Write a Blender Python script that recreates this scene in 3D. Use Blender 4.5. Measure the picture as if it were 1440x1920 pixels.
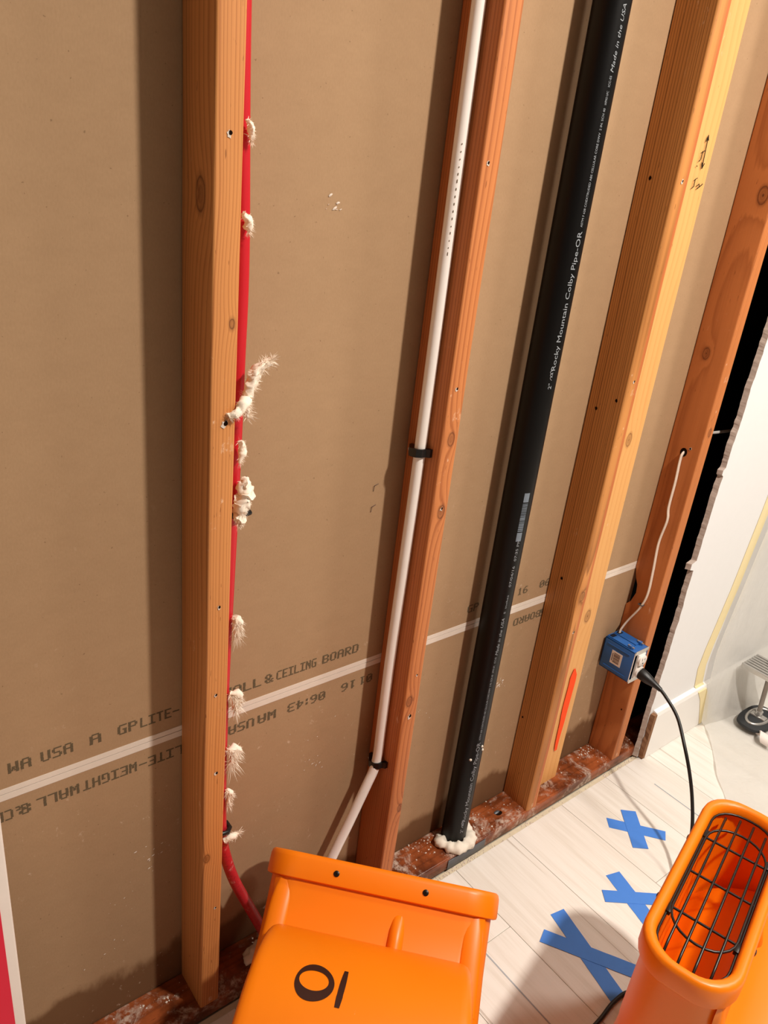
import bpy, bmesh, math, random
from mathutils import Vector, Matrix, noise
random.seed(7)
for o in list(bpy.data.objects): bpy.data.objects.remove(o, do_unlink=True)
S = bpy.context.scene
COL = S.collection
PI = math.pi

# ------------------------------------------------------------------ camera
cam = bpy.data.cameras.new('camera'); cam_o = bpy.data.objects.new('camera', cam); COL.objects.link(cam_o)
cam.sensor_fit = 'VERTICAL'; cam.sensor_height = 36.0; cam.lens = 1442.2 / 1920 * 36.0
cam.clip_start = 0.02
RX = Vector((0.78216603, -0.61403022, 0.10575062))
DN = Vector((-0.17265857, -0.37667927, -0.91011084))
FW = Vector((0.59866962, 0.69359903, -0.40064331))
m = Matrix((RX, -DN, -FW)).transposed().to_4x4()
m.translation = Vector((0, -0.98165, 1.55403))
cam_o.matrix_world = m
S.camera = cam_o
# ------------------------------------------------------------------ world, lights, exposure
w = bpy.data.worlds.new('world'); S.world = w; w.use_nodes = True
w.node_tree.nodes['Background'].inputs[0].default_value = (1, 0.93, 0.85, 1)
w.node_tree.nodes['Background'].inputs[1].default_value = 0.03
CEIL = 3.0
LAMPS = [((1.37, -1.55, CEIL), 69.0, 0.14), ((2.75, -1.15, CEIL), 30.0, 0.34)]
LAMP_COLOR = (1.0, 0.92, 0.83)
S.view_settings.view_transform = 'Standard'; S.view_settings.look = 'None'
S.view_settings.gamma = 1.0; S.view_settings.use_curve_mapping = False
S.view_settings.exposure = 0.36

# ------------------------------------------------------------------ helpers
def srgb(r, g, b):
    f = lambda c: (c / 255 / 12.92) if c / 255 <= 0.04045 else ((c / 255 + 0.055) / 1.055) ** 2.4
    return (f(r), f(g), f(b), 1.0)

class MB:
    """collects vertices and faces; build() links them as one mesh object"""
    def __init__(s): s.v = []; s.f = []
    def add(s, vs, fs):
        k = len(s.v); s.v += [tuple(p) for p in vs]; s.f += [tuple(i + k for i in f) for f in fs]; return s
    def box(s, a, b, bev=0.0):
        x0, y0, z0 = a; x1, y1, z1 = b
        if bev <= 0:
            vs = [(x, y, z) for z in (z0, z1) for x, y in ((x0, y0), (x1, y0), (x1, y1), (x0, y1))]
            return s.add(vs, [(3, 2, 1, 0), (4, 5, 6, 7), (0, 1, 5, 4), (1, 2, 6, 5), (2, 3, 7, 6), (3, 0, 4, 7)])
        bm = bmesh.new(); bmesh.ops.create_cube(bm, size=1)
        for v in bm.verts: v.co = Vector(((x0 + x1) / 2 + v.co.x * (x1 - x0), (y0 + y1) / 2 + v.co.y * (y1 - y0), (z0 + z1) / 2 + v.co.z * (z1 - z0)))
        bmesh.ops.bevel(bm, geom=bm.edges[:], offset=bev, segments=2, affect='EDGES', profile=0.5)
        bm.verts.index_update()
        s.add([v.co for v in bm.verts], [[v.index for v in f.verts] for f in bm.faces]); bm.free(); return s
    def loft(s, rings, cap0=True, cap1=True, closed=True):
        k = len(s.v); n = len(rings[0])
        for r in rings: s.v += [tuple(p) for p in r]
        for i in range(len(rings) - 1):
            for j in range(n if closed else n - 1):
                j2 = (j + 1) % n
                s.f.append((k + i * n + j, k + i * n + j2, k + (i + 1) * n + j2, k + (i + 1) * n + j))
        if cap0: s.f.append(tuple(k + j for j in reversed(range(n))))
        if cap1: s.f.append(tuple(k + (len(rings) - 1) * n + j for j in range(n)))
        return s
    def tube(s, pts, r, seg=10, flat=None, caps=True):
        pts = [Vector(p) for p in pts]; rings = []; up = None
        for i, p in enumerate(pts):
            t = (pts[min(i + 1, len(pts) - 1)] - pts[max(i - 1, 0)]).normalized()
            if up is None:
                up = Vector((1, 0, 0)) if abs(t.x) < 0.8 else Vector((0, 1, 0))
            a = (up - t * up.dot(t)).normalized(); up = a; b = t.cross(a)
            rr = r[i] if isinstance(r, (list, tuple)) else r
            fx, fy = flat or (1, 1)
            rings.append([p + (a * math.cos(q) * fx + b * math.sin(q) * fy) * rr for q in [2 * PI * j / seg for j in range(seg)]])
        return s.loft(rings, caps, caps)
    def build(s, name, mat, parent=None, smooth=None, origin=None):
        me = bpy.data.meshes.new(name)
        vs = s.v
        if origin is not None: vs = [(p[0] - origin[0], p[1] - origin[1], p[2] - origin[2]) for p in vs]
        me.from_pydata(vs, [], s.f); me.validate(); me.update()
        if mat: me.materials.append(mat)
        if smooth is not None:
            me.polygons.foreach_set('use_smooth', [True] * len(me.polygons))
            me.set_sharp_from_angle(angle=math.radians(smooth))
        o = bpy.data.objects.new(name, me); COL.objects.link(o)
        if origin is not None: o.location = origin
        if parent: o.parent = parent
        return o

def spline(pts, n=8):
    P = [Vector(p) for p in pts]; out = []
    for i in range(len(P) - 1):
        a = P[max(i - 1, 0)]; b = P[i]; c = P[i + 1]; d = P[min(i + 2, len(P) - 1)]
        for j in range(n):
            t = j / n
            out.append(0.5 * ((2 * b) + (c - a) * t + (2 * a - 5 * b + 4 * c - d) * t * t + (3 * b - a - 3 * c + d) * t ** 3))
    out.append(P[-1]); return out

def tag(o, label=None, cat=None, group=None, kind=None):
    if label: o['label'] = label
    if cat: o['category'] = cat
    if group: o['group'] = group
    if kind: o['kind'] = kind
    return o
def empty(name, loc=(0, 0, 0)):
    o = bpy.data.objects.new(name, None); COL.objects.link(o); o.location = loc; o.empty_display_size = 0.05; return o
def child(o, parent):
    """parent an object built in world coordinates under a thing that is not at the origin"""
    o.parent = parent; o.matrix_parent_inverse = parent_matrix(parent).inverted(); return o
def parent_matrix(p):
    mm = p.matrix_basis.copy()
    return mm if not p.parent else parent_matrix(p.parent) @ p.matrix_parent_inverse @ mm

# ------------------------------------------------------------------ materials
class NT:
    def __init__(s, name):
        s.m = bpy.data.materials.new(name); s.m.use_nodes = True; s.t = s.m.node_tree
        s.b = s.t.nodes['Principled BSDF']; s.out = s.t.nodes['Material Output']
    def n(s, typ, ins=None, **kw):
        q = s.t.nodes.new(typ)
        for k, v in kw.items(): setattr(q, k, v)
        for k, v in (ins or {}).items(): s.set(q.inputs[k], v)
        return q
    def set(s, sock, v):
        if isinstance(v, bpy.types.NodeSocket): s.t.links.new(v, sock)
        else: sock.default_value = v
    def math(s, op, a, b=0.0, c=0.0, clamp=False):
        q = s.n('ShaderNodeMath', operation=op, use_clamp=clamp)
        for i, v in enumerate((a, b, c)): s.set(q.inputs[i], v)
        return q.outputs[0]
    def vmath(s, op, a, b=(0, 0, 0)):
        q = s.n('ShaderNodeVectorMath', operation=op); s.set(q.inputs[0], a); s.set(q.inputs[1], b)
        return q.outputs['Value'] if op in ('LENGTH', 'DISTANCE', 'DOT_PRODUCT') else q.outputs[0]
    def coords(s, which='Object'): return s.n('ShaderNodeTexCoord').outputs[which]
    def noise(s, vec, scale=5.0, detail=3.0, rough=0.5, dist=0.0):
        return s.n('ShaderNodeTexNoise', {'Vector': vec, 'Scale': scale, 'Detail': detail, 'Roughness': rough, 'Distortion': dist}).outputs['Fac']
    def ramp(s, fac, stops, interp='LINEAR'):
        q = s.n('ShaderNodeValToRGB'); s.set(q.inputs[0], fac); e = q.color_ramp.elements; q.color_ramp.interpolation = interp
        while len(e) < len(stops): e.new(0.5)
        for x, (p, c) in zip(e, stops): x.position = p; x.color = c if len(c) == 4 else (*c, 1)
        return q.outputs[0]
    def smooth(s, v, a, b):
        q = s.n('ShaderNodeMapRange', {'Value': v, 'From Min': a, 'From Max': b}, interpolation_type='SMOOTHSTEP'); return q.outputs[0]
    def mix(s, f, a, b, mode='MIX'):
        q = s.n('ShaderNodeMix', data_type='RGBA', blend_type=mode)
        s.set(q.inputs[0], f); s.set(q.inputs[6], a); s.set(q.inputs[7], b); return q.outputs[2]
    def scale(s, v, k): return s.vmath('MULTIPLY', v, k)
    def bump(s, h, strength=0.3, dist=0.001):
        q = s.n('ShaderNodeBump', {'Height': h, 'Strength': strength, 'Distance': dist}); s.set(s.b.inputs['Normal'], q.outputs[0])
    def base(s, c, rough=0.5, spec=0.5, **kw):
        s.set(s.b.inputs['Base Color'], c); s.set(s.b.inputs['Roughness'], rough); s.set(s.b.inputs['Specular IOR Level'], spec)
        for k, v in kw.items(): s.set(s.b.inputs[k], v)
        return s.m

def plain(name, col, rough=0.5, spec=0.5, var=0.06, nscale=30, metal=0.0, bump=0.0):
    t = NT(name); p = t.coords()
    f = t.noise(p, nscale, 4)
    c = t.mix(t.math('MULTIPLY', f, var * 4), col, tuple(x * 0.72 for x in col[:3]) + (1,))
    if bump: t.bump(f, bump)
    return t.base(c, rough, spec, Metallic=metal)

def wood(name, light, dark, ctr=(0.3, 0.2), freq=260.0, knots=(), wav=0.02, streak=None, wet=0.0, strength=1.0, rough=0.55, dust=0.0):
    """sawn fir: growth rings around a pith beside the board, knots bend them"""
    t = NT(name); p = t.coords()
    warp = t.n('ShaderNodeTexNoise', {'Vector': t.scale(p, (2.2, 2.2, 0.55)), 'Scale': 1.6, 'Detail': 2.0}).outputs['Color']
    wp = t.vmath('ADD', p, t.scale(t.vmath('SUBTRACT', warp, (0.5, 0.5, 0.5)), (wav, wav, 0)))
    d = t.vmath('LENGTH', t.vmath('SUBTRACT', t.scale(wp, (1, 1, 0.012)), (ctr[0], ctr[1], 0)))
    kmask = None
    for (kx, ky, kz, kr) in knots:
        kd = t.vmath('LENGTH', t.scale(t.vmath('SUBTRACT', p, (kx, ky, kz)), (1, 1, 0.6)))
        push = t.math('MULTIPLY', t.math('POWER', 2.718, t.math('MULTIPLY', kd, -1.0 / (kr * 2.2))), kr * 1.3)
        d = t.math('ADD', d, push)
        kn = t.math('ADD', t.math('DIVIDE', kd, kr * 1.4), t.math('MULTIPLY', t.math('SUBTRACT', t.noise(p, 130, 3, 0.6), 0.5), 0.16))
        g_ = lambda v: (v, v, v)
        mk2 = t.ramp(kn, [(0.0, g_(0.95)), (0.10, g_(0.7)), (0.18, g_(0.42)), (0.34, g_(0.52)), (0.44, g_(0.34)), (0.58, g_(0.48)), (0.66, g_(0.78)), (0.74, g_(0.30)), (1.0, g_(0.0))])
        kmask = mk2 if kmask is None else t.math('MAXIMUM', kmask, mk2)
    fz = t.noise(t.scale(p, (60, 60, 1.2)), 1.0, 3)
    dn_ = t.n('ShaderNodeCombineXYZ', {0: t.math('MULTIPLY', d, freq * 0.33), 1: 0.0, 2: 0.0}).outputs[0]
    vary = t.noise(dn_, 1.0, 2, 0.5)
    saw = t.math('FRACT', t.math('ADD', t.math('MULTIPLY', d, freq), t.math('ADD', t.math('MULTIPLY', fz, 0.9), t.math('MULTIPLY', vary, 1.6))))
    grain = t.ramp(saw, [(0.0, (0, 0, 0)), (0.55, (0.25, 0.25, 0.25)), (0.86, (1, 1, 1)), (1.0, (0.05, 0.05, 0.05))])
    fib = t.noise(t.scale(p, (420, 420, 5)), 1.0, 4, 0.6)
    tone = t.noise(t.scale(p, (9, 9, 0.9)), 1.0, 3)
    g = t.math('MULTIPLY', t.math('MULTIPLY', grain, strength), t.math('ADD', 0.25, t.math('MULTIPLY', vary, 1.3)))
    g = t.math('ADD', t.math('MULTIPLY', g, 0.62), t.math('ADD', t.math('MULTIPLY', fib, 0.28), t.math('MULTIPLY', tone, 0.55)))
    g = t.math('SUBTRACT', g, 0.28, clamp=True)
    c = t.mix(g, light, dark)
    fk = t.smooth(t.noise(t.scale(p, (260, 260, 40)), 1.0, 2, 0.5), 0.70, 0.76)
    c = t.mix(t.math('MULTIPLY', fk, 0.55), c, (dark[0] * 0.4, dark[1] * 0.32, dark[2] * 0.3, 1))
    rs = t.math('MULTIPLY', t.smooth(t.noise(t.scale(p, (1, 1, 0.55)), 75, 5, 0.7), 0.60, 0.70), t.smooth(t.noise(t.scale(p, (1, 1, 0.5)), 9, 2), 0.54, 0.66))
    c = t.mix(t.math('MULTIPLY', rs, 0.5), c, srgb(244, 214, 184))
    if streak:
        sx = t.n('ShaderNodeSeparateXYZ', {0: wp}).outputs[0]
        sm = t.math('MULTIPLY', t.smooth(sx, streak[0], streak[0] + 0.004), t.smooth(sx, streak[1], streak[1] - 0.003))
        c = t.mix(t.math('MULTIPLY', sm, 0.8), c, streak[2])
    if kmask is not None: c = t.mix(kmask, c, (dark[0] * 0.22, dark[1] * 0.13, dark[2] * 0.10, 1))
    r = rough
    if wet:
        wn = t.noise(p, 14, 5, 0.6)
        c = t.mix(t.math('MULTIPLY', t.smooth(wn, 0.35, 0.65), wet), c, (dark[0] * 0.28, dark[1] * 0.2, dark[2] * 0.18, 1))
    if dust:
        dn = t.math('MULTIPLY', t.smooth(t.noise(p, 11, 6, 0.72, 0.6), 0.48, 0.62), t.smooth(t.noise(p, 70, 4, 0.7), 0.38, 0.60))
        c = t.mix(t.math('MULTIPLY', dn, dust), c, srgb(196, 176, 160))
    t.bump(t.math('ADD', t.math('MULTIPLY', grain, 0.5), fib), 0.25, 0.0006)
    return t.base(c, r, 0.35)

def drywall_paper(name):
    t = NT(name); p = t.coords('Object')
    fine = t.noise(t.scale(p, (1, 1, 0.45)), 420, 3, 0.6); mid = t.noise(t.scale(p, (1.0, 1, 1.6)), 26, 4, 0.6); big = t.noise(p, 2.6, 3)
    g = t.math('ADD', t.math('MULTIPLY', fine, 0.45), t.math('ADD', t.math('MULTIPLY', mid, 0.3), t.math('MULTIPLY', big, 0.35)))
    c = t.mix(g, srgb(187, 154, 119), srgb(153, 122, 91))
    # dark fibre flecks in the recycled paper
    fl = t.smooth(t.noise(p, 170, 2, 0.4), 0.71, 0.76)
    c = t.mix(t.math('MULTIPLY', fl, 0.45), c, srgb(96, 70, 48))
    # damp line wicked up from the floor
    sz = t.n('ShaderNodeSeparateXYZ', {0: p})
    edge = t.math('ADD', t.math('MULTIPLY', t.noise(t.scale(p, (1, 1, 0.4)), 7, 5, 0.6), 0.17), 0.035)
    damp = t.smooth(t.math('SUBTRACT', sz.outputs[2], edge), 0.018, -0.012)
    c = t.mix(t.math('MULTIPLY', damp, 0.85), c, srgb(104, 70, 42))
    # smears and specks of plaster, denser low down
    sp = t.math('MULTIPLY', t.smooth(t.noise(t.scale(p, (1, 1, 0.8)), 60, 5, 0.75), 0.60, 0.68), t.smooth(t.noise(p, 5, 2), 0.46, 0.62))
    sp = t.math('MULTIPLY', sp, t.smooth(sz.outputs[2], 1.3, 0.2))
    c = t.mix(t.math('MULTIPLY', sp, 0.55), c, srgb(226, 205, 184))
    t.bump(t.math('ADD', fine, mid), 0.12, 0.0006)
    return t.base(c, 0.85, 0.2)

def plank_mat():
    t = NT('whitewashed plank tile'); p = t.coords()
    rnd = t.n('ShaderNodeObjectInfo').outputs['Random']
    off = t.n('ShaderNodeCombineXYZ', {0: t.math('MULTIPLY', rnd, 31.0), 1: t.math('MULTIPLY', rnd, 17.0), 2: 0.0}).outputs[0]
    q = t.vmath('ADD', p, off)
    gr = t.noise(t.scale(q, (38, 2.2, 1)), 1.0, 5, 0.6, 0.8); fn = t.noise(t.scale(q, (230, 9, 1)), 1.0, 4, 0.6); big = t.noise(t.scale(q, (7, 1.6, 1)), 1.0, 3)
    g = t.math('ADD', t.math('MULTIPLY', gr, 0.5), t.math('ADD', t.math('MULTIPLY', fn, 0.25), t.math('MULTIPLY', big, 0.35)))
    c = t.ramp(g, [(0.3, srgb(237, 234, 228)), (0.52, srgb(230, 225, 217)), (0.68, srgb(217, 210, 199)), (0.85, srgb(192, 182, 168))])
    c = t.mix(t.math('MULTIPLY', t.math('SUBTRACT', rnd, 0.5), 0.35), c, srgb(212, 205, 196))
    ln = t.smooth(t.noise(t.scale(q, (120, 1.3, 1)), 1.0, 2, 0.5), 0.70, 0.74)
    c = t.mix(t.math('MULTIPLY', ln, 0.45), c, srgb(150, 130, 108))
    t.bump(g, 0.15, 0.0008)
    return t.base(c, 0.5, 0.4)

def red_pipe_mat():
    t = NT('red pipe plastic'); p = t.coords()
    z = t.n('ShaderNodeSeparateXYZ', {0: p}).outputs[2]
    low = t.smooth(z, 0.55, 0.35)
    c = t.mix(t.math('MULTIPLY', low, 0.45), srgb(200, 26, 40), srgb(186, 52, 58))
    f = t.math('MULTIPLY', t.smooth(t.noise(p, 190, 4, 0.7), 0.5, 0.68), low)
    c = t.mix(t.math('MULTIPLY', f, 0.5), c, srgb(120, 22, 26))
    d = t.math('MULTIPLY', t.smooth(t.noise(p, 45, 4, 0.7), 0.58, 0.7), low)
    c = t.mix(t.math('MULTIPLY', d, 0.6), c, srgb(220, 170, 160))
    return t.base(c, 0.38, 0.5)

def orange_mat():
    t = NT('orange moulded plastic'); p = t.coords('Object')
    n1 = t.noise(p, 3.5, 3); n2 = t.noise(p, 400, 2)
    c = t.mix(n1, srgb(255, 142, 8), srgb(255, 126, 2))
    sc = t.math('MULTIPLY', t.smooth(t.noise(t.scale(p, (3, 1.2, 1)), 26, 5, 0.7, 0.5), 0.68, 0.74), t.smooth(t.noise(p, 6, 2), 0.5, 0.62))
    c = t.mix(t.math('MULTIPLY', sc, 0.45), c, srgb(255, 178, 112))
    t.bump(n2, 0.05, 0.0004)
    t.base(c, t.math('ADD', 0.33, t.math('MULTIPLY', n1, 0.12)), 0.5)
    tl = t.n('ShaderNodeBsdfTranslucent', {'Color': c}); mx = t.n('ShaderNodeMixShader', {0: 0.15, 1: t.b.outputs[0], 2: tl.outputs[0]})
    t.t.links.new(mx.outputs[0], t.out.inputs[0]); return t.m

def plastic_film():
    t = NT('translucent polythene'); p = t.coords()
    n1 = t.noise(p, 9, 4)
    tr = t.n('ShaderNodeBsdfTransparent', {'Color': (0.96, 0.96, 0.95, 1)})
    tl = t.n('ShaderNodeBsdfTranslucent', {'Color': (0.9, 0.89, 0.86, 1)})
    t.bump(t.noise(t.scale(p, (1, 1, 0.5)), 28, 4, 0.6, 1.2), 0.5, 0.006)
    b = t.base((0.86, 0.85, 0.82, 1), 0.32, 0.5)
    m1 = t.n('ShaderNodeMixShader', {0: 0.3, 1: t.b.outputs[0], 2: tl.outputs[0]})
    m2 = t.n('ShaderNodeMixShader', {0: t.math('ADD', 0.24, t.math('MULTIPLY', n1, 0.2)), 1: m1.outputs[0], 2: tr.outputs[0]})
    t.t.links.new(m2.outputs[0], t.out.inputs[0]); return t.m

def emitter(name, col, k):
    t = NT(name); e = t.n('ShaderNodeEmission', {0: (*col, 1), 1: k}); t.t.links.new(e.outputs[0], t.out.inputs[0]); return t.m

M = {}
M['paper'] = drywall_paper('brown drywall paper')
M['paper_white'] = plain('white board edge tape', srgb(232, 218, 204), 0.8, 0.2, 0.1, 60)
M['gypsum'] = plain('grey gypsum core', srgb(186, 168, 156), 0.9, 0.1, 0.2, 120, bump=0.4)
M['ink'] = plain('grey printed ink', srgb(106, 92, 71), 0.85, 0.1, 0.15, 300)
M['white_wall'] = plain('white wall paint', srgb(236, 236, 236), 0.6, 0.3, 0.03, 40)
M['room_wall'] = plain('grey green room paint', srgb(138, 134, 128), 0.7, 0.3, 0.03, 20)
M['base_white'] = plain('white baseboard paint', srgb(244, 242, 238), 0.4, 0.5, 0.02, 20)
M['fibreboard'] = plain('brown fibreboard', srgb(150, 112, 84), 0.9, 0.1, 0.25, 90, bump=0.3)
M['ceiling'] = plain('dull ceiling paint', srgb(196, 192, 186), 0.8, 0.2, 0.02, 30)
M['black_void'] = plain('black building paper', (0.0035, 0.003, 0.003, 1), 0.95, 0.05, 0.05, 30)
M['plank'] = plank_mat()
M['grout'] = plain('grey grout bed', srgb(176, 166, 150), 0.95, 0.1, 0.2, 60)
M['underlay'] = plain('cream floor underlay', srgb(222, 208, 180), 0.8, 0.2, 0.2, 70, bump=0.3)
M['chalk'] = plain('blue grey chalk', srgb(176, 182, 188), 0.95, 0.1, 0.2, 200)
M['bluetape'] = plain('blue painter tape', srgb(70, 132, 222), 0.55, 0.4, 0.10, 45, bump=0.25)
M['yellowtape'] = plain('yellow masking tape', srgb(242, 226, 178), 0.6, 0.3, 0.08, 40)
M['red'] = red_pipe_mat()
M['whitepipe'] = plain('white pipe plastic', srgb(250, 243, 236), 0.35, 0.5, 0.02, 30)
M['blackpipe'] = plain('black pipe plastic', srgb(9, 8, 8), 0.40, 0.22, 0.1, 12)
M['blackplastic'] = plain('black clamp plastic', srgb(20, 20, 21), 0.35, 0.5, 0.1, 50)
M['cord'] = plain('black rubber cord', srgb(18, 18, 18), 0.42, 0.5, 0.1, 60)
M['pipeprint'] = plain('pale grey pipe print', srgb(166, 172, 178), 0.6, 0.3, 0.25, 260)
M['barcode'] = plain('silver blue barcode print', srgb(128, 140, 152), 0.6, 0.3, 0.2, 200)
M['foam'] = plain('white sealing foam', srgb(240, 232, 216), 0.85, 0.2, 0.12, 60, bump=0.6)
M['zinc'] = plain('dull zinc plate', srgb(112, 116, 122), 0.45, 0.5, 0.25, 60, metal=0.6)
M['steel'] = plain('bright zinc metal', srgb(206, 204, 200), 0.35, 0.5, 0.1, 80, metal=0.8)
M['polegrey'] = plain('grey steel pole', srgb(150, 142, 134), 0.4, 0.5, 0.15, 80, metal=0.5)
M['rubber'] = plain('dark grey rubber', srgb(52, 54, 56), 0.7, 0.3, 0.15, 60)
M['boxblue'] = plain('blue outlet box plastic', srgb(38, 96, 166), 0.42, 0.5, 0.08, 30)
M['boxdark'] = plain('dark box interior', srgb(24, 28, 44), 0.8, 0.2, 0.1, 30)
M['sticker'] = plain('white paper sticker', srgb(226, 214, 204), 0.7, 0.3, 0.03, 60)
M['inkdark'] = plain('dark label ink', srgb(92, 80, 78), 0.8, 0.2, 0.1, 200)
M['receptacle'] = plain('white outlet plastic', srgb(238, 232, 224), 0.35, 0.5, 0.03, 30)
M['romex'] = plain('cream cable jacket', srgb(232, 214, 196), 0.5, 0.4, 0.1, 120)
M['greywire'] = plain('grey cable jacket', srgb(190, 186, 180), 0.5, 0.4, 0.1, 60)
M['orange'] = orange_mat()
M['wire'] = plain('black coated wire', srgb(26, 18, 15), 0.35, 0.5, 0.1, 60)
M['screw'] = plain('black screw metal', srgb(34, 26, 22), 0.35, 0.5, 0.1, 100, metal=0.5)
M['marker'] = plain('black felt marker', srgb(58, 22, 6), 0.6, 0.3, 0.35, 90)
M['fluff'] = plain('cream glass wool', srgb(252, 238, 220), 0.95, 0.1, 0.03, 90)
M['crumb'] = plain('plaster crumbs', srgb(228, 214, 200), 0.95, 0.1, 0.15, 200)
M['film'] = plastic_film()
M['curl'] = plain('white tape curl', srgb(236, 228, 222), 0.5, 0.4, 0.05, 40)
M['carton_red'] = plain('crimson carton', srgb(224, 14, 54), 0.55, 0.4, 0.05, 20)
M['carton_white'] = plain('white carton edge', srgb(228, 214, 204), 0.6, 0.3, 0.1, 40)
M['orange_paint'] = plain('orange spray paint', srgb(255, 80, 18), 0.7, 0.3, 0.04, 120)
M['pencil'] = plain('black pencil mark', srgb(42, 34, 22), 0.8, 0.2, 0.1, 100)
M['hole'] = plain('dark hole', srgb(30, 17, 10), 0.95, 0.05, 0.1, 60)
M['darkjoint'] = plain('dark joint', srgb(120, 92, 78), 0.95, 0.05, 0.1, 60)

LW, LD = 0.038, 0.089      # lumber width and depth
LIGHTW = srgb(232, 150, 82); DARKW = srgb(168, 84, 36)

# ------------------------------------------------------------------ setting
X0, X1, Y0 = -2.0, 4.5, -4.2
def struct(o): o['kind'] = 'structure'; return o
fl = struct(MB().box((X0, Y0, -0.06), (X1, 0.02, -0.009)).build('floor', M['grout']))
PW, PL = 0.2032, 1.2192
row0 = 1.331 - 17 * PW
def plank_mesh(length, cache={}):
    k = round(length, 4)
    if k not in cache:
        b = MB().box((-PW / 2 + 0.0005, -length + 0.0005, -0.009), (PW / 2 - 0.0005, -0.0005, 0.0), 0.0008)
        o = b.build('floor_plank', M['plank']); cache[k] = o.data; bpy.data.objects.remove(o)
    return cache[k]
first = {19: 0.307, 15: 0.185, 16: 0.78, 17: 0.97, 18: 1.12, 20: 0.62}
for i in range(34):
    xa = row0 + i * PW
    if xa < X0 - PW or xa > X1: continue
    y = -0.103; ln = first.get(i - 0, 0.2 + (i * 0.4391) % 1.0)
    if i == 18: ln = 0.307
    if i == 15: ln = 0.185
    if i == 19: ln = 0.93
    while y > Y0 + 0.02:
        ln = min(ln, y - Y0)
        o = bpy.data.objects.new('floor_plank', plank_mesh(ln)); COL.objects.link(o)
        o.location = (xa + PW / 2, y, 0); o.parent = fl
        y -= ln; ln = PL
ul = MB().box((X0, -0.1025, -0.0088), (1.9, -0.0895, -0.003)).build('underlay_edge', M['underlay'], fl)
for cx, ya, yb in ((1.031, -0.25, -0.75), (1.843, -0.20, -0.62)):
    MB().box((cx - 0.0016, yb, 0.0001), (cx + 0.0016, ya, 0.0005)).build('chalk_line', M['chalk'], fl)
struct(MB().box((X0, Y0, CEIL), (X1, 0.02, CEIL + 0.06)).build('ceiling', M['ceiling']))
struct(MB().box((X0 - 0.1, Y0, -0.06), (X0, 0.02, CEIL)).build('wall_left', M['room_wall']))
struct(MB().box((X1, Y0, -0.06), (X1 + 0.1, 0.02, CEIL)).build('wall_right', M['room_wall']))
struct(MB().box((X0, Y0 - 0.1, -0.06), (X1, Y0, CEIL)).build('wall_rear', M['room_wall']))

# back of the neighbour's drywall, seen between the studs
wb = struct(empty('wall_back'))
SEAM = 0.6545
XB = 1.792
MB().box((X0, 0.0, SEAM + 0.0007), (XB, 0.0127, CEIL)).build('drywall_board', M['paper'], wb)
MB().box((X0, 0.0, 0.0), (XB, 0.0127, SEAM - 0.0007)).build('drywall_board', M['paper'], wb)
MB().box((X0, 0.004, SEAM - 0.0007), (XB, 0.0120, SEAM + 0.0007)).build('joint', M['darkjoint'], wb)  # dark brown strip set back in the joint between the two boards
MB().box((X0, -0.0006, SEAM + 0.0006), (XB, 0.0005, 0.6645)).build('paper_edge_strip', M['paper_white'], wb)
MB().box((X0, -0.0006, 0.6425), (XB, 0.0005, SEAM - 0.0006)).build('paper_edge_strip', M['paper_white'], wb)
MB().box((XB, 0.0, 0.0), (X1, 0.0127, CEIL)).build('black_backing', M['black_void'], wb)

# dot matrix print on the drywall paper
F57 = {'A': '01110 10001 10001 11111 10001 10001 10001', 'B': '11110 10001 10001 11110 10001 10001 11110', 'C': '01111 10000 10000 10000 10000 10000 01111',
 'D': '11110 10001 10001 10001 10001 10001 11110', 'E': '11111 10000 10000 11110 10000 10000 11111', 'G': '01111 10000 10000 10011 10001 10001 01111',
 'H': '10001 10001 10001 11111 10001 10001 10001', 'I': '11111 00100 00100 00100 00100 00100 11111', 'L': '10000 10000 10000 10000 10000 10000 11111',
 'N': '10001 11001 10101 10101 10011 10001 10001', 'O': '01110 10001 10001 10001 10001 10001 01110', 'P': '11110 10001 10001 11110 10000 10000 10000',
 'R': '11110 10001 10001 11110 10100 10010 10001', 'S': '01111 10000 10000 01110 00001 00001 11110', 'T': '11111 00100 00100 00100 00100 00100 00100',
 'U': '10001 10001 10001 10001 10001 10001 01110', 'W': '10001 10001 10001 10101 10101 11011 10001', '&': '01100 10010 10010 01100 10101 10010 01101',
 '-': '00000 00000 00000 11111 00000 00000 00000', '0': '01110 10001 10011 10101 11001 10001 01110', '1': '00100 01100 00100 00100 00100 00100 01110',
 '6': '00110 01000 10000 11110 10001 10001 01110', '4': '00010 00110 01010 10010 11111 00010 00010', '3': '11110 00001 00001 01110 00001 00001 11110',
 ':': '000 010 010 000 010 010 000', '.': '000 000 000 000 000 010 010', ' ': '000 000 000 000 000 000 000'}
def dot_text(word, x0, x1, z0, z1, flip=False):
    cols = []; 
    for k, ch in enumerate(word):
        rows = F57[ch].split(); cols.append([[r[i] == '1' for r in rows] for i in range(len(rows[0]))])
    total = sum(len(c) for c in cols) + (len(cols) - 1) * 1.5
    ux = (x1 - x0) / total; uz = (z1 - z0) / 7; b = MB(); cx = 0.0
    for c in cols:
        n = len(c)
        for r in range(7):
            i = 0
            while i < n:
                if c[i][r]:
                    j = i
                    while j < n and c[j][r]: j += 1
                    xa, xb = cx + i - 0.3, cx + j + 0.3; za, zb = 6.92 - r, 6.06 - r
                    jit = random.uniform(-0.12, 0.12); xa += jit; xb += jit
                    P = [(xa, zb), (xb, zb), (xb, za), (xa, za)]
                    V = []
                    for (px, pz) in P:
                        X, Z = px * ux, pz * uz
                        V.append((x1 - X, -0.0004, z1 - Z) if flip else (x0 + X, -0.0004, z0 + Z))
                    b.add(V, [(0, 1, 2, 3)]); i = j
                else: i += 1
        cx += n + 1.5
    return b.build('printed_word', M['ink'], wb)
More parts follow.
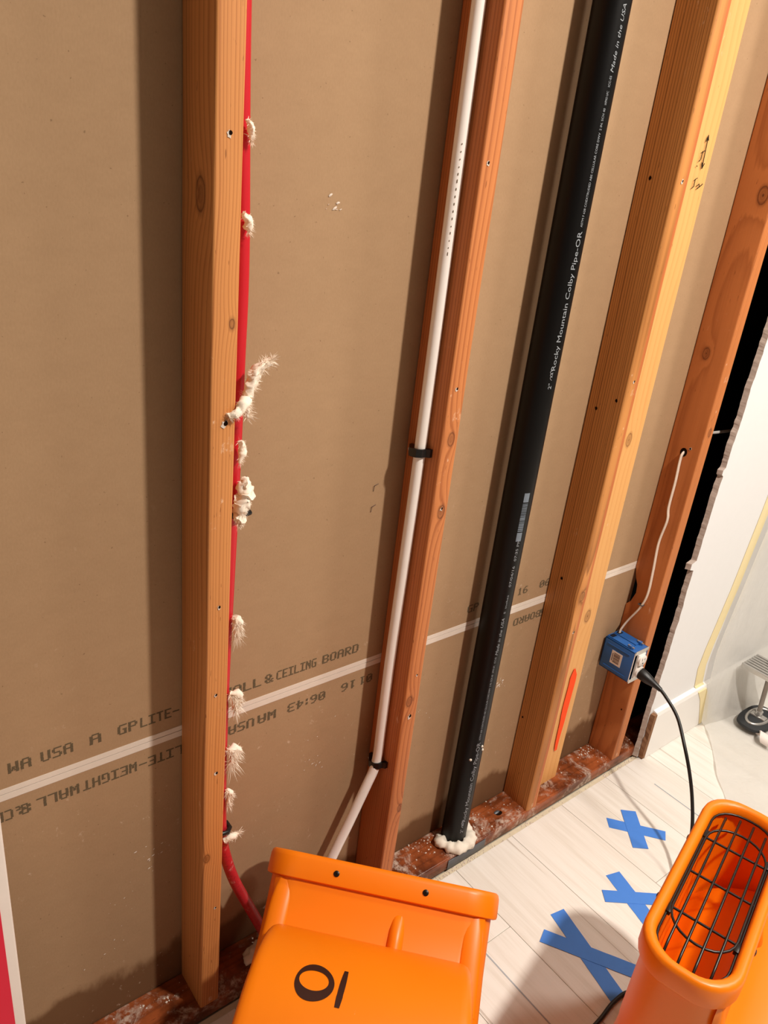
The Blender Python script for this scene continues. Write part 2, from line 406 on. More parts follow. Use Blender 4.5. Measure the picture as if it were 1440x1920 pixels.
UP = [('WA', .180, .211), ('USA', .226, .272), ('A', .299, .315), ('GP', .343, .374), ('LITE-', .380, .446), ('WALL', .528, .603), ('&', .612, .628), ('CEILING', .636, .722), ('BOARD', .737, .821),
      ('GP', 1.122, 1.155), ('.', 1.264, 1.272), ('16', 1.285, 1.319), ('06:43', 1.363, 1.45)]
DNW = [('LITE-', .376, .452), ('WEIGHT', .284, .371), ('WALL', .214, .277), ('&', .185, .204), ('CEILING', .085, .179), ('USA', .541, .592), ('WA', .601, .638), ('06:43', .665, .750), ('16', .789, .824), ('01', .834, .866), ('BOARD', 1.292, 1.388), ('G', 1.39, 1.405)]
for t_, a_, b_ in UP: dot_text(t_, a_, b_, 0.689, 0.7085)
for t_, a_, b_ in DNW: dot_text(t_, a_, b_, 0.6025, 0.6225, True)
# staple legs and plaster specks stuck on the paper
for (sx, sz) in ((.822, 1.046), (.821, 1.005)):
    MB().tube([(sx - .006, -.001, sz - .012), (sx - .006, -.003, sz), (sx + .004, -.001, sz + .001)], 0.0005, 5).build('paper_scratch', M['inkdark'], wb)

def splash(cx, cz, n_, spread, size, seed):
    # flakes of plaster stuck to the paper
    r_ = random.Random(seed); b = MB()
    for _ in range(n_):
        x = cx + r_.gauss(0, spread); z = cz + r_.gauss(0, spread * 0.8); q = size * (0.25 + r_.random() ** 2); an = r_.uniform(0.2, 0.9); V = []
        for k in range(8):
            a = 2 * PI * k / 8; e1, e2 = q * 1.8 * math.cos(a) * r_.uniform(.7, 1.2), q * 0.7 * math.sin(a) * r_.uniform(.7, 1.2)
            V.append((x + e1 * math.cos(an) - e2 * math.sin(an), -0.0009, z + e1 * math.sin(an) + e2 * math.cos(an)))
        V.append((x, -0.0016, z)); b.add(V, [(k, (k + 1) % 8, 8) for k in range(8)])
    o = b.build('plaster_splash', M['crumb'], wb); o['kind'] = 'stuff'
for k_, a_ in enumerate(((.682, 1.508, 7, .008, .0022), (.385, .39, 16, .022, .0016), (.35, .33, 10, .03, .0012), (1.285, .44, 18, .010, .0020), (.735, .44, 9, .02, .0014), (.30, .22, 8, .03, .0014), (.72, .52, 10, .05, .0009), (1.03, .45, 8, .04, .0010))): splash(*a_, k_)

# finished white wall to the right of the opening: ragged cut edge
def ragged(z): return 1.892 + 0.05 * max(0, (z - 0.85)) * 0.9 + 0.006 * noise.noise((z * 9, 3.1, 0)) + 0.003 * noise.noise((z * 38, 1.1, 0)) + 0.0015 * noise.noise((z * 90, 6.1, 0)) - (0.020 if 0.655 < z < 0.682 else 0) - (0.008 if 0.93 < z < 0.95 else 0)
wf = struct(empty('wall_front'))
rings = []; zs = [i * 0.006 for i in range(int(CEIL / 0.006) + 1)]
b = MB(); n = len(zs); V = []
for z in zs:
    zz = max(z, 0.002); xf = ragged(zz) + 0.004; xbk = ragged(zz) + 0.0035 * noise.noise((z * 70, 9, 2)) + 0.003 * noise.noise((z * 13, 4, 2)) - 0.003
    V += [(xf, -0.102, zz), (xbk, -0.089, zz), (X1, -0.089, zz), (X1, -0.102, zz)]
bw = MB(); bw.add(V, [(4 * i + 3, 4 * i, 4 * i + 4, 4 * i + 7) for i in range(n - 1)] + [(4 * i + 1, 4 * i + 2, 4 * i + 6, 4 * i + 5) for i in range(n - 1)])
bw.build('painted_board', M['white_wall'], wf)
be = MB(); be.add(V, [(4 * i, 4 * i + 1, 4 * i + 5, 4 * i + 4) for i in range(n - 1)])
be.build('cut_edge', M['gypsum'], wf)
# baseboard with a broken end
bs = struct(empty('baseboard_front'))
prof = [(-0.1022, 0.002), (-0.1175, 0.002), (-0.1175, 0.158), (-0.1145, 0.170), (-0.1022, 0.174)]
bb = MB(); bb.loft([[(1.912, y, z) for y, z in prof], [(X1, y, z) for y, z in prof]], True, True)
bb.build('board', M['base_white'], bs)
bb = MB(); R_ = []
for i in range(15):
    z = 0.004 + i * 0.0116; R_.append([(1.9125, -0.1175, z), (1.899 + 0.006 * noise.noise((z * 50, 0, 0)), -0.117, z), (1.897 + 0.006 * noise.noise((z * 50, 5, 0)), -0.1035, z), (1.9125, -0.1028, z)])
bb.loft(R_); bb.build('broken_end', M['fibreboard'], bs)

# ------------------------------------------------------------------ framing lumber
def lumber(name, mat, x0, x1, y0, y1, z0, z1, r=0.004, nz=44, seed=0, back=None, amp=0.0009, wane=None):
    """upright board: rounded cross section, slightly uneven along its length; y0 is the room side"""
    rings = []
    hs = [z0 + (z1 - z0) * i / nz for i in range(nz + 1)]
    if back: hs = sorted(set(hs + [z for z, _ in back]))
    for z in hs:
        yb = y1
        if back:
            for (za, ya), (zb, yb2) in zip(back, back[1:]):
                if za <= z <= zb: yb = ya + (yb2 - ya) * (z - za) / max(zb - za, 1e-6)
        ring = []
        for (cx, cy, a0) in ((x1, y0, -90), (x1, yb, 0), (x0, yb, 90), (x0, y0, 180)):
            rr = r
            if wane and (cx, cy) == (x0, y0): rr = r + max(0.0, wane(z))
            ox = cx - math.copysign(rr, cx - (x0 + x1) / 2); oy = cy - math.copysign(rr, cy - (y0 + yb) / 2)
            for k in range(5):
                a = math.radians(a0 + 22.5 * k)
                px, py = ox + rr * math.cos(a), oy + rr * math.sin(a)
                d = noise.noise((px * 30 + seed, py * 30, z * 5)) * amp
                ring.append((px + d, py + d * 0.7 if cy == y0 else py, z))
        rings.append(ring)
    return MB().loft(rings).build(name, mat, None, 50, ((x0 + x1) / 2, (y0 + y1) / 2, z0))

PT = 0.038
TOPZ = CEIL - 0.002
def hole(parent, loc, r, axis='y', chip=True, seed=0):
    x, y, z = loc; rr = random.Random(seed + int(z * 1000))
    b = MB(); P = []
    for k in range(10):
        a = 2 * PI * k / 10; q = r * rr.uniform(0.8, 1.2)
        P.append((x + q * math.cos(a), y - 0.0004, z + 1.3 * q * math.sin(a)) if axis == 'y' else (x - 0.0004, y + q * math.cos(a), z + 1.3 * q * math.sin(a)))
    b.add(P, [tuple(range(10))])
    child(b.build('screw_hole', M['hole']), parent)
    if chip:
        b = MB(); P = []
        for k in range(11):
            a = 2 * PI * k / 11; q = r * rr.uniform(0.9, 2.1)
            P.append((x + q * math.cos(a) - r * 0.6, y - 0.0002, z + 1.2 * q * math.sin(a) - r * 0.5) if axis == 'y' else (x - 0.0002, y + q * math.cos(a), z + 1.2 * q * math.sin(a)))
        b.add(P, [tuple(range(11))]); child(b.build('plaster_chip', M['crumb']), parent)

m1 = wood('fir stud honey', srgb(216, 146, 84), srgb(160, 90, 40), (0.10, -0.075), 210, [(-0.012, -0.046, 0.395, 0.006), (0.010, -0.048, 1.32, 0.006), (-0.022, -0.01, 1.47, 0.013)], 0.03)
s1 = lumber('wall_stud', m1, 0.450, 0.488, -0.089, -0.0005, PT, TOPZ, seed=1)
tag(s1, 'honey brown wall stud with the red pipe running up its side', 'stud', 'upright wall studs')
for z, x, r in ((1.578, .470, .0022), (1.226, .473, .003), (.62, .472, .002), (.94, .470, .0018), (.78, .468, .0018), (.30, .476, .0015)): hole(s1, (x, -.0895, z), r, seed=1)
m2 = wood('fir stud red brown', srgb(210, 132, 76), srgb(150, 76, 36), (0.06, -0.16), 190, [(0.002, -0.046, 1.112, 0.008), (0.004, -0.046, 0.975, 0.0085), (-0.006, -0.046, 0.56, 0.008), (0.012, -0.046, 0.27, 0.007)], 0.025)
s2 = lumber('wall_stud', m2, 0.882, 0.920, -0.089, -0.0005, PT, TOPZ, seed=2)
tag(s2, 'reddish knotty wall stud with the white pipe clamped to its side', 'stud', 'upright wall studs')
for z, x, r in ((1.24, .899, .002), (1.02, .905, .002), (.56, .902, .003), (1.585, .895, .002), (.66, .905, .0015)): hole(s2, (x, -.0895, z), r, seed=2)
m3 = wood('fir stud coarse grain', srgb(222, 152, 84), srgb(128, 74, 28), (-0.004, 0.17), 175, [(0.0, -0.046, 0.66, 0.008)], 0.014, (0.004, 0.016, srgb(196, 108, 60)), strength=1.25)
s3 = lumber('wall_stud', m3, 1.394, 1.432, -0.089, -0.0005, PT, TOPZ, seed=3, wane=lambda z: 0.004 * max(0, noise.noise((z * 2.2, 7.7, 0)) + 0.1) + (0.006 * math.exp(-((z - 0.72) / 0.05) ** 2)))
tag(s3, 'coarse grained yellow wall stud standing next to the flat pale board', 'stud', 'upright wall studs')
for (y, z, r) in ((-.070, 1.17, .003), (-.025, 1.14, .003), (-.03, 1.60, .003), (-.035, .725, .003), (-.012, .30, .0025)): hole(s3, (1.3935, y, z), r, 'x', False, 3)
for z in (1.60, 1.215, .60): hole(s3, (1.412, -.0895, z), .002, seed=4)
mf = wood('pale fir board', srgb(232, 176, 108), srgb(206, 132, 66), (0.20, 0.35), 110, [(0.006, -0.019, 0.545, 0.011), (-0.004, -0.019, 1.02, 0.010)], 0.05, strength=0.55)
sf = lumber('flat_stud', mf, 1.481, 1.570, -0.042, -0.004, PT, TOPZ, seed=5, r=0.0025, amp=0.0025)
tag(sf, 'pale flat board set back beside the coarse stud, orange paint low on its face', 'stud')
# orange spray mark and pencil marks on the flat board
P = []
for i in range(24):
    z = 0.150 + 0.275 * i / 23; wv = 0.0125 * min(1, (0.43 - z) / 0.03, 0.4 + (z - 0.15) * 4) ; P.append((z, 1.529 + 0.004 * noise.noise((z * 12, 0, 4)) + 0.006 * (0.42 - z), max(wv, 0.002)))
b = MB(); V = []
for z, x, wv in P: V += [(x - wv, -0.0448, z), (x + wv * 1.15, -0.0448, z)]
b.add(V, [(2 * i, 2 * i + 1, 2 * i + 3, 2 * i + 2) for i in range(len(P) - 1)])
child(b.build('orange_paint_mark', M['orange_paint']), sf)
def stroke(pts, wd): return [(Vector(p)) for p in pts], wd
MARKS = [[(1.534, 1.690), (1.536, 1.665), (1.539, 1.630)], [(1.530, 1.678), (1.534, 1.690), (1.538, 1.681)], [(1.534, 1.641), (1.539, 1.630), (1.544, 1.640)],
         [(1.535, 1.662), (1.527, 1.660), (1.527, 1.646), (1.523, 1.642)], [(1.519, 1.634), (1.520, 1.632)],
         [(1.532, 1.612), (1.525, 1.609), (1.526, 1.596), (1.520, 1.592)], [(1.537, 1.598), (1.543, 1.602), (1.546, 1.596), (1.540, 1.593), (1.552, 1.600), (1.556, 1.603)]]
for k in MARKS:
    child(MB().tube([(x, -0.0448, z) for x, z in k], 0.0009, 5).build('pencil_mark', M['pencil']), sf)
m4 = wood('fir stud dark orange', srgb(202, 124, 68), srgb(146, 76, 34), (0.22, -0.02), 150, [(-0.019, 0.010, 1.205, 0.009), (-0.019, -0.02, 1.56, 0.012), (0.0, -0.046, 1.02, 0.007)], 0.045, strength=0.8)
notch = [(PT, -0.0005), (0.53, -0.0005), (0.545, -0.012), (0.575, -0.021), (0.60, -0.018), (0.62, -0.008), (0.65, -0.0005), (TOPZ, -0.0005)]
s4 = lumber('wall_stud', m4, 1.772, 1.810, -0.089, -0.0005, PT, TOPZ, seed=6, back=notch, nz=60)
tag(s4, 'dark orange notched wall stud carrying the blue outlet box', 'stud', 'upright wall studs')
b = MB(); b.add([(1.7714, -0.047 + 0.0095 * math.cos(a), 0.996 + 0.0115 * math.sin(a)) for a in [2 * PI * k / 16 for k in range(16)]], [tuple(range(16))])
child(b.build('drill_hole', M['hole']), s4)
hole(s4, (1.7712, -.062, 1.010), .0022, 'x', True, 8); hole(s4, (1.7712, -.075, .215), .002, 'x', False, 8)

# bottom plate along the floor
mp = wood('wet red bottom plate', srgb(160, 84, 44), srgb(88, 38, 18), (0.5, 0.3), 60, [(-0.1, 0, 0, 0.01)], 0.03, wet=0.75, dust=0.85, rough=0.3, strength=0.6)
mpd = mp
bp = MB(); rings = []
N = 90
for i in range(N + 1):
    x = X0 + 0.004 + (2.6 - X0) * i / N; ring = []
    for (cy, cz, a0) in ((-0.089, 0.0, 180), (-0.0006, 0.0, 270), (-0.0006, PT, 0), (-0.089, PT, 90)):
        rr = 0.0035; oy = cy - math.copysign(rr, cy + 0.0445); oz = cz - math.copysign(rr, cz - PT / 2)
        for k in range(4):
            a = math.radians(a0 + 30 * k); ring.append((x, oy + rr * math.cos(a), oz + rr * math.sin(a)))
    rings.append(ring)
# the grain of the plate runs along x: its local z axis lies along the wall
bpo = MB().loft(rings)
bpo.v = [(y + 0.0445, z - PT / 2, x) for (x, y, z) in bpo.v]
plate = bpo.build('bottom_plate', mp, None, 50)
plate.matrix_basis = Matrix.Translation((0, -0.0445, PT / 2)) @ Matrix(((0, 0, 1, 0), (1, 0, 0, 0), (0, 1, 0, 0), (0, 0, 0, 1)))
tag(plate, 'wet reddish bottom plate dusted with plaster along the foot of the wall', 'plate')
# metal nail guard on its room side, below the black pipe
npb = MB().box((1.108, -0.0915, 0.002), (1.238, -0.0895, 0.031), 0.0006)
child(npb.build('nail_guard', M['zinc'], None, 40), plate)
# plaster crumbs, too many and too small to pick apart
rc = random.Random(3); b = MB()
def crumb(b, p, r):
    vs = []
    for d in ((1, 0, 0), (-1, 0, 0), (0, 1, 0), (0, -1, 0), (0, 0, 1), (0, 0, -0.6)):
        k = r * rc.uniform(0.6, 1.3); vs.append((p[0] + d[0] * k, p[1] + d[1] * k, p[2] + d[2] * k * 0.7))
    b.add(vs, [(0, 2, 4), (2, 1, 4), (1, 3, 4), (3, 0, 4), (2, 0, 5), (1, 2, 5), (3, 1, 5), (0, 3, 5)])
SOLID = [(0.45, 0.488), (0.882, 0.920), (1.394, 1.432), (1.772, 1.810), (1.481, 1.570)]
for _ in range(1300):
    q = rc.random()
    if q < 0.35: x = rc.uniform(0.93, 1.39)
    elif q < 0.75: x = rc.uniform(1.44, 1.90)
    else: x = rc.uniform(0.2, 0.88)
    if any(a - 0.004 < x < c + 0.004 for a, c in SOLID): continue
    y = -0.0035 - abs(rc.gauss(0, 0.02)) if rc.random() < 0.5 else rc.uniform(-0.085, -0.004)
    if y < -0.086: continue
    if noise.noise((x * 14, y * 30, 0.3)) < 0.08 and rc.random() < 0.93: continue
    crumb(b, (x, y, PT + 0.0006), 0.0005 + 0.0028 * rc.random() ** 3)
o = child(b.build('plaster_crumbs', M['crumb']), plate); o['kind'] = 'stuff'
b = MB()
for _ in range(700):
    x = rc.uniform(0.93, 1.92)
    if noise.noise((x * 7, 3, 0.3)) < -0.05 and rc.random() < 0.8: continue
    crumb(b, (x, rc.uniform(-0.104, -0.0915), -0.0022), rc.uniform(0.0007, 0.0026))
o = b.build('floor_edge_crumbs', M['crumb'], fl); o['kind'] = 'stuff'
# lump of plaster in a hole in the plate
def blob(name, mat, c, rx, ry, rz, seed=0, amp=0.3, fr=60, parent=None, sub=3):
    bm = bmesh.new(); bmesh.ops.create_icosphere(bm, subdivisions=sub, radius=1)
    for v in bm.verts:
        k = 1 + amp * noise.noise(Vector((v.co.x * rx, v.co.y * ry, v.co.z * rz)) * fr + Vector((seed * 3.3, seed, 0)))
        v.co = Vector((v.co.x * rx * k, v.co.y * ry * k, v.co.z * rz * k)) + Vector(c)
    me = bpy.data.meshes.new(name); bm.to_mesh(me); bm.free(); me.materials.append(mat)
    me.polygons.foreach_set('use_smooth', [True] * len(me.polygons))
    o = bpy.data.objects.new(name, me); COL.objects.link(o)
    if parent: child(o, parent)
    return o
b = MB(); b.add([(1.325 + 0.011 * math.cos(a), -0.052 + 0.007 * math.sin(a), PT + 0.0004) for a in [2 * PI * k / 14 for k in range(14)]], [tuple(range(14))])
child(b.build('nail_hole', M['hole']), plate)
blob('plaster_plug', M['zinc'], (1.322, -0.047, PT), 0.010, 0.005, 0.003, 2, parent=plate)
blob('plaster_lump', M['foam'], (1.845, -0.035, PT + 0.008), 0.020, 0.016, 0.020, 5, parent=plate)
top = MB().box((X0 + 0.01, -0.088, CEIL - 0.0015), (2.6, -0.001, CEIL - 0.0005)).build('trim_1', M['ceiling']); struct(top)

# ------------------------------------------------------------------ pipes
rp = [(0.5040, -0.045, CEIL - 0.004), (0.5045, -0.045, 2.1), (0.5050, -0.045, 1.72), (0.5135, -0.045, 1.44), (0.5125, -0.045, 1.30), (0.5110, -0.045, 1.16), (0.5085, -0.045, 1.03), (0.5065, -0.045, 0.94),
      (0.502, -0.047, 0.75), (0.5005, -0.05, 0.55), (0.505, -0.05, 0.43), (0.517, -0.05, 0.36), (0.538, -0.05, 0.285), (0.572, -0.05, 0.195), (0.604, -0.05, 0.11), (0.628, -0.05, 0.039)]
red = MB().tube(spline(rp, 8), 0.0105, 16).build('red_water_pipe', M['red'], None, 60)
tag(red, 'red plastic water pipe behind the leftmost stud, slanting out low down', 'pipe')
cl = MB(); cl.tube([(0.4885, -0.05, 0.447), (0.497, -0.065, 0.447), (0.509, -0.066, 0.445), (0.5185, -0.056, 0.443), (0.519, -0.043, 0.443), (0.508, -0.035, 0.445), (0.4885, -0.036, 0.447)], 0.0045, 8)
tag(cl.build('pipe_clamp', M['blackplastic'], None, 50), 'black clamp holding the red pipe low on the leftmost stud', 'clamp', 'black pipe clamps')
cl = MB(); cl.tube([(0.4925, -0.05, 1.072), (0.501, -0.062, 1.072), (0.514, -0.066, 1.072), (0.530, -0.062, 1.072), (0.533, -0.046, 1.072), (0.518, -0.030, 1.072), (0.4925, -0.034, 1.072)], 0.0045, 8)
tag(cl.build('pipe_clamp', M['blackplastic'], None, 50), 'black clamp half hidden in the long tuft of glass wool', 'clamp', 'black pipe clamps')

wp_ = [(0.8712, -0.048, CEIL - 0.004), (0.8712, -0.048, 1.79), (0.8712, -0.049, 1.17), (0.8712, -0.046, 0.9), (0.8710, -0.043, 0.70), (0.8708, -0.043, 0.52), (0.870, -0.044, 0.44), (0.8635, -0.045, 0.405), (0.850, -0.045, 0.372), (0.832, -0.045, 0.330), (0.808, -0.045, 0.275), (0.785, -0.045, 0.226), (0.755, -0.046, 0.16), (0.735, -0.047, 0.10), (0.728, -0.047, 0.039)]
wpo = MB().tube(spline(wp_, 8), 0.0104, 18).build('white_water_pipe', M['whitepipe'], None, 60)
tag(wpo, 'white plastic water pipe running down beside the reddish knotty stud', 'pipe')
for i in range(16):
    z = 1.605 - i * 0.0105; a = math.radians(-118)
    hgt = random.choice((0.002, 0.0035, 0.005)); px, py = 0.8712 + 0.0107 * math.cos(a), -0.0485 + 0.0107 * math.sin(a)
    b = MB(); b.add([(px - 0.0006, py + 0.0002, z), (px + 0.0006, py - 0.0002, z), (px + 0.0006, py - 0.0002, z + hgt), (px - 0.0006, py + 0.0002, z + hgt)], [(0, 1, 2, 3)])
    b.build('printed_mark', M['ink'], wpo)
def saddle(zc, yc, tilt, label):
    # hat shaped plastic saddle over the pipe, both feet on the stud face
    xs = 0.8818; px = 0.8712
    outer = [(xs, yc - 0.021), (xs - 0.006, yc - 0.021), (xs - 0.009, yc - 0.014), (px - 0.007, yc - 0.0135), (px - 0.0140, yc - 0.006), (px - 0.0150, yc + 0.003), (px - 0.0138, yc + 0.012), (xs - 0.010, yc + 0.030), (xs - 0.006, yc + 0.034), (xs, yc + 0.034)]
    inner = [(xs, yc + 0.0107)]
    for k in range(9):
        a = math.radians(110 + 140 * k / 8); inner.append((px + 0.0105 * math.cos(a), yc + 0.0105 * math.sin(a)))
    inner += [(xs, yc - 0.0107)]
    ring = outer + inner; h = 0.0075
    b = MB(); R0 = [(x, y, zc - h + (y - yc) * tilt) for x, y in ring]; R1 = [(x, y, zc + h + (y - yc) * tilt) for x, y in ring]
    b.loft([R0, R1]); e_ = empty('pipe_clamp', (0.8818, yc, zc)); tag(e_, label, 'clamp', 'black pipe clamps')
    child(b.build('saddle', M['blackplastic'], None, 30), e_)
    nb = MB().tube([(0.8705, yc + 0.026, zc + 0.026 * tilt), (0.8690, yc + 0.026, zc + 0.026 * tilt)], 0.003, 10)
    child(nb.build('nail_head', M['steel'], None, 40), e_)
saddle(1.118, -0.0485, -0.12, 'upper black clamp pinning the white pipe to the reddish stud')
saddle(0.418, -0.0445, -0.25, 'lower black clamp pinning the white pipe to the reddish stud')

CX, CY, CR = 1.163, -0.045, 0.0312
bpz = 0.030
pipe = empty('drain_pipe', (CX, CY, PT)); tag(pipe, 'thick black drain pipe with white lettering along its side', 'pipe')
b = MB(); rg = []
for z in [PT + 0.0005 + (CEIL - 0.003 - PT) * i / 40 for i in range(41)]:
    rg.append([(CX + CR * math.cos(a), CY + CR * math.sin(a), z) for a in [2 * PI * k / 48 for k in range(48)]])
child(b.loft(rg).build('pipe_wall', M['blackpipe'], None, 60), pipe)
def wrap_text(txt, z0, z1, ang, height, mat, name='printed_words', shear=0.0):
    cu = bpy.data.curves.new('txt', 'FONT'); cu.body = txt; cu.size = 1.0; cu.shear = shear; cu.resolution_u = 2
    ob = bpy.data.objects.new('txt', cu); COL.objects.link(ob); bpy.context.view_layer.update()
    me = bpy.data.meshes.new_from_object(ob.evaluated_get(bpy.context.evaluated_depsgraph_get()))
    bpy.data.objects.remove(ob); bpy.data.curves.remove(cu)
    if not me.vertices: return
    xa = min(v.co.x for v in me.vertices); xb = max(v.co.x for v in me.vertices)
    for v in me.vertices:
        t_ = (v.co.x - xa) / (xb - xa); h = v.co.y * height
        a = math.radians(ang) - (h - height * 0.35) / CR
        v.co = Vector((CX + (CR + 0.0004) * math.cos(a), CY + (CR + 0.0004) * math.sin(a), z0 + (z1 - z0) * t_))
    me.materials.clear(); me.materials.append(mat)
    o = bpy.data.objects.new(name, me); COL.objects.link(o); child(o, pipe); return o
def rock_logo(z0, ang):
    b = MB()
    for k in range(3):
        pts = []
        for t_ in range(7):
            f = t_ / 6; h = (0.0025 + 0.0065 * math.sin(f * PI) * (0.7 + 0.15 * k)) - 0.004; z = z0 + k * 0.0055 + f * 0.009
            a = math.radians(ang) - h / CR; pts.append((CX + (CR + 0.0003) * math.cos(a), CY + (CR + 0.0003) * math.sin(a), z))
        b.tube(pts, 0.0006, 4)
    child(b.build('printed_mountain_logo', M['pipeprint']), pipe)
def pipe_print(zb, ang, hi=True):
    wrap_text('2"', zb, zb + 0.011, ang, 0.011, M['pipeprint']); rock_logo(zb + 0.017, ang)
    wrap_text('Rocky Mountain Colby Pipe-OR', zb + 0.036, zb + 0.283, ang, 0.0135, M['pipeprint'])
    wrap_text('ASTM F 628 COEXTRUDED ABS CELLULAR CORE DWV  2 IN. SCH 40', zb + 0.290, zb + 0.475, ang, 0.0062, M['pipeprint'])
    wrap_text('IAPMO UPC', zb + 0.480, zb + 0.500, ang, 0.006, M['pipeprint']); wrap_text('ICC-ES', zb + 0.506, zb + 0.522, ang, 0.006, M['pipeprint'])
    wrap_text('Made in the USA', zb + 0.527, zb + 0.622, ang, 0.0095, M['pipeprint'], shear=0.25)
    wrap_text('S  inches', zb + 0.634, zb + 0.68, ang, 0.006, M['pipeprint'])
    wrap_text('07/04/16', zb + 0.700, zb + 0.750, ang, 0.008, M['pipeprint']); wrap_text('07:35 PM', zb + 0.762, zb + 0.812, ang, 0.008, M['pipeprint'])
pipe_print(1.215, -101); pipe_print(0.085, -104)
rb = random.Random(5)
def bar(za, zb_, ang, half):
    P = []; 
    for k in range(5):
        a = math.radians(ang - half + 2 * half * k / 4); P.append((CX + (CR + 0.0004) * math.cos(a), CY + (CR + 0.0004) * math.sin(a)))
    return [(x, y, za) for x, y in P] + [(x, y, zb_) for x, y in P], [(k, k + 1, k + 6, k + 5) for k in range(4)]
b = MB(); z = 0.893
b.add(*bar(0.893, 0.913, -106, 11)); b.add(*bar(0.981, 1.001, -106, 11)); z = 0.9155
while z < 0.978:
    h = rb.choice((0.0009, 0.0016, 0.0026)); b.add(*bar(z, z + h, -106, 11)); z += h + rb.choice((0.0010, 0.0015))
child(b.build('printed_barcode', M['barcode']), pipe)
for a_, z_ in ((-128, .318), (-80, .352), (-70, .339)): blob('foam_speck', M['foam'], (CX + CR * math.cos(math.radians(a_)), CY + CR * math.sin(math.radians(a_)), z_), .0035, .0035, .0035, z_ * 40, parent=pipe, sub=2)
# foam collar round the foot of the drain pipe
b = MB(); rgs = []
for k in range(57):
    a = math.radians(-215 + 265 * k / 56)
    fat = 0.0165 * (0.78 + 0.45 * noise.noise((k * 0.21, 2.0, 0))) * min(1, 0.35 + k / 8, 0.35 + (56 - k) / 8); ring = []
    rc_ = CR + 0.011 + 0.003 * noise.noise((k * 0.3, 0, 9))
    for j in range(14):
        t_ = 2 * PI * j / 14; q = fat * (1 + 0.42 * noise.noise((k * 0.45, math.cos(t_) * 2, math.sin(t_) * 2)))
        rr = rc_ + q * 1.15 * math.cos(t_); ring.append((CX + rr * math.cos(a), CY + rr * math.sin(a) * (1.0 if math.sin(a) < 0 else 0.86), max(PT + 0.0004, PT + 0.010 + q * math.sin(t_))))
    rgs.append(ring)
fo = b.loft(rgs).build('foam_collar', M['foam'], None, 80)
tag(fo, 'lumpy white foam collar around the foot of the black drain pipe', 'sealant')

# ------------------------------------------------------------------ glass wool tufts caught along the red pipe
def tuft(label, pts, thick, nst, ln, droop, seed):
    rt = random.Random(seed); b = MB(); P = spline(pts, 11)
    rings_r = [thick * (0.35 + 0.65 * math.sin(PI * min(0.97, max(0.08, i / (len(P) - 1))))) for i in range(len(P))]
    k0 = len(b.v); b.tube(P, rings_r, 14)
    b.v = [tuple(Vector(v) + noise.noise_vector(Vector(v) * 110 + Vector((seed, 0, 0))) * thick * 0.55 + noise.noise_vector(Vector(v) * 420) * thick * 0.2) for v in b.v]
    core = len(b.v)
    lead = (P[-1] - P[0]).normalized()
    for _ in range(nst * 5):
        i = rt.randrange(len(P)); p = P[i]; d = (Vector((rt.gauss(0.25, 0.6), rt.gauss(-0.25, 0.6), rt.gauss(0, 0.6))) + lead * rt.uniform(-0.2, 1.3)).normalized()
        L_ = ln * rt.uniform(0.2, 0.75) * (1.25 if i > len(P) * 0.7 else 0.8); q0 = p + d * rings_r[i] * rt.uniform(0.3, 0.9); q1 = q0 + d * L_ * 0.5 + Vector((0, 0, -droop * L_ * 0.3)); q2 = q1 + d * L_ * 0.4 + Vector((rt.gauss(0, .25), rt.gauss(0, .25), -droop)) * L_ * 0.4
        wd = Vector((rt.gauss(0, 1), rt.gauss(0, 1), rt.gauss(0, 1))).normalized() * 0.00035
        b.add([q0 - wd, q0 + wd, q1 + wd * 0.8, q1 - wd * 0.8, q2], [(0, 1, 2, 3), (3, 2, 4)])
    o = b.build('glass_wool_tuft', M['fluff'], None, 80, tuple(P[-1]))
    tag(o, label, 'insulation', 'tufts of glass wool along the red pipe')
TU = [('small tuft of glass wool highest on the red pipe', [(.505, -.066, 1.596), (.511, -.064, 1.584), (.512, -.062, 1.574)], .005, 60, .010, .3),
      ('second tuft of glass wool from the top of the red pipe', [(.502, -.068, 1.490), (.511, -.066, 1.481), (.510, -.066, 1.468)], .006, 70, .010, .3),
      ('big forked tuft of glass wool reaching right from the red pipe', [(.506, -.075, 1.247), (.516, -.074, 1.264), (.526, -.074, 1.290), (.546, -.076, 1.304)], .0085, 160, .020, .1),
      ('tuft of glass wool snagged in a screw hole of the leftmost stud', [(.474, -.093, 1.236), (.490, -.093, 1.242), (.506, -.082, 1.252), (.514, -.075, 1.226)], .0075, 110, .016, .3),
      ('small tuft of glass wool between the two largest tufts', [(.505, -.07, 1.190), (.512, -.068, 1.178), (.508, -.068, 1.158)], .0055, 60, .012, .2),
      ('long caterpillar shaped tuft of glass wool over a clamp', [(.512, -.072, 1.130), (.516, -.074, 1.112), (.511, -.075, 1.090), (.504, -.076, 1.064)], .0125, 240, .009, .4),
      ('upper hanging tuft of glass wool above the printed board joint', [(.510, -.064, .895), (.517, -.064, .884), (.513, -.064, .862)], .0075, 110, .022, .9),
      ('tuft of glass wool hanging over the white board joint', [(.507, -.064, .748), (.520, -.064, .742), (.514, -.064, .715)], .0085, 120, .024, .8),
      ('pointed tuft of glass wool below the white board joint', [(.506, -.064, .632), (.522, -.064, .628), (.510, -.064, .600)], .0075, 110, .030, .9),
      ('lowest small tuft of glass wool above the black clamp', [(.505, -.064, .543), (.513, -.064, .533), (.508, -.064, .512)], .0058, 80, .018, .9),
      ('pale tuft of glass wool over the lowest black clamp', [(.501, -.068, .431), (.514, -.069, .434), (.530, -.069, .436)], .006, 80, .016, .1)]
for i, (lb, pts, th, nst, ln, dr) in enumerate(TU): tuft(lb, pts, th, nst, ln, dr, 11 + i)
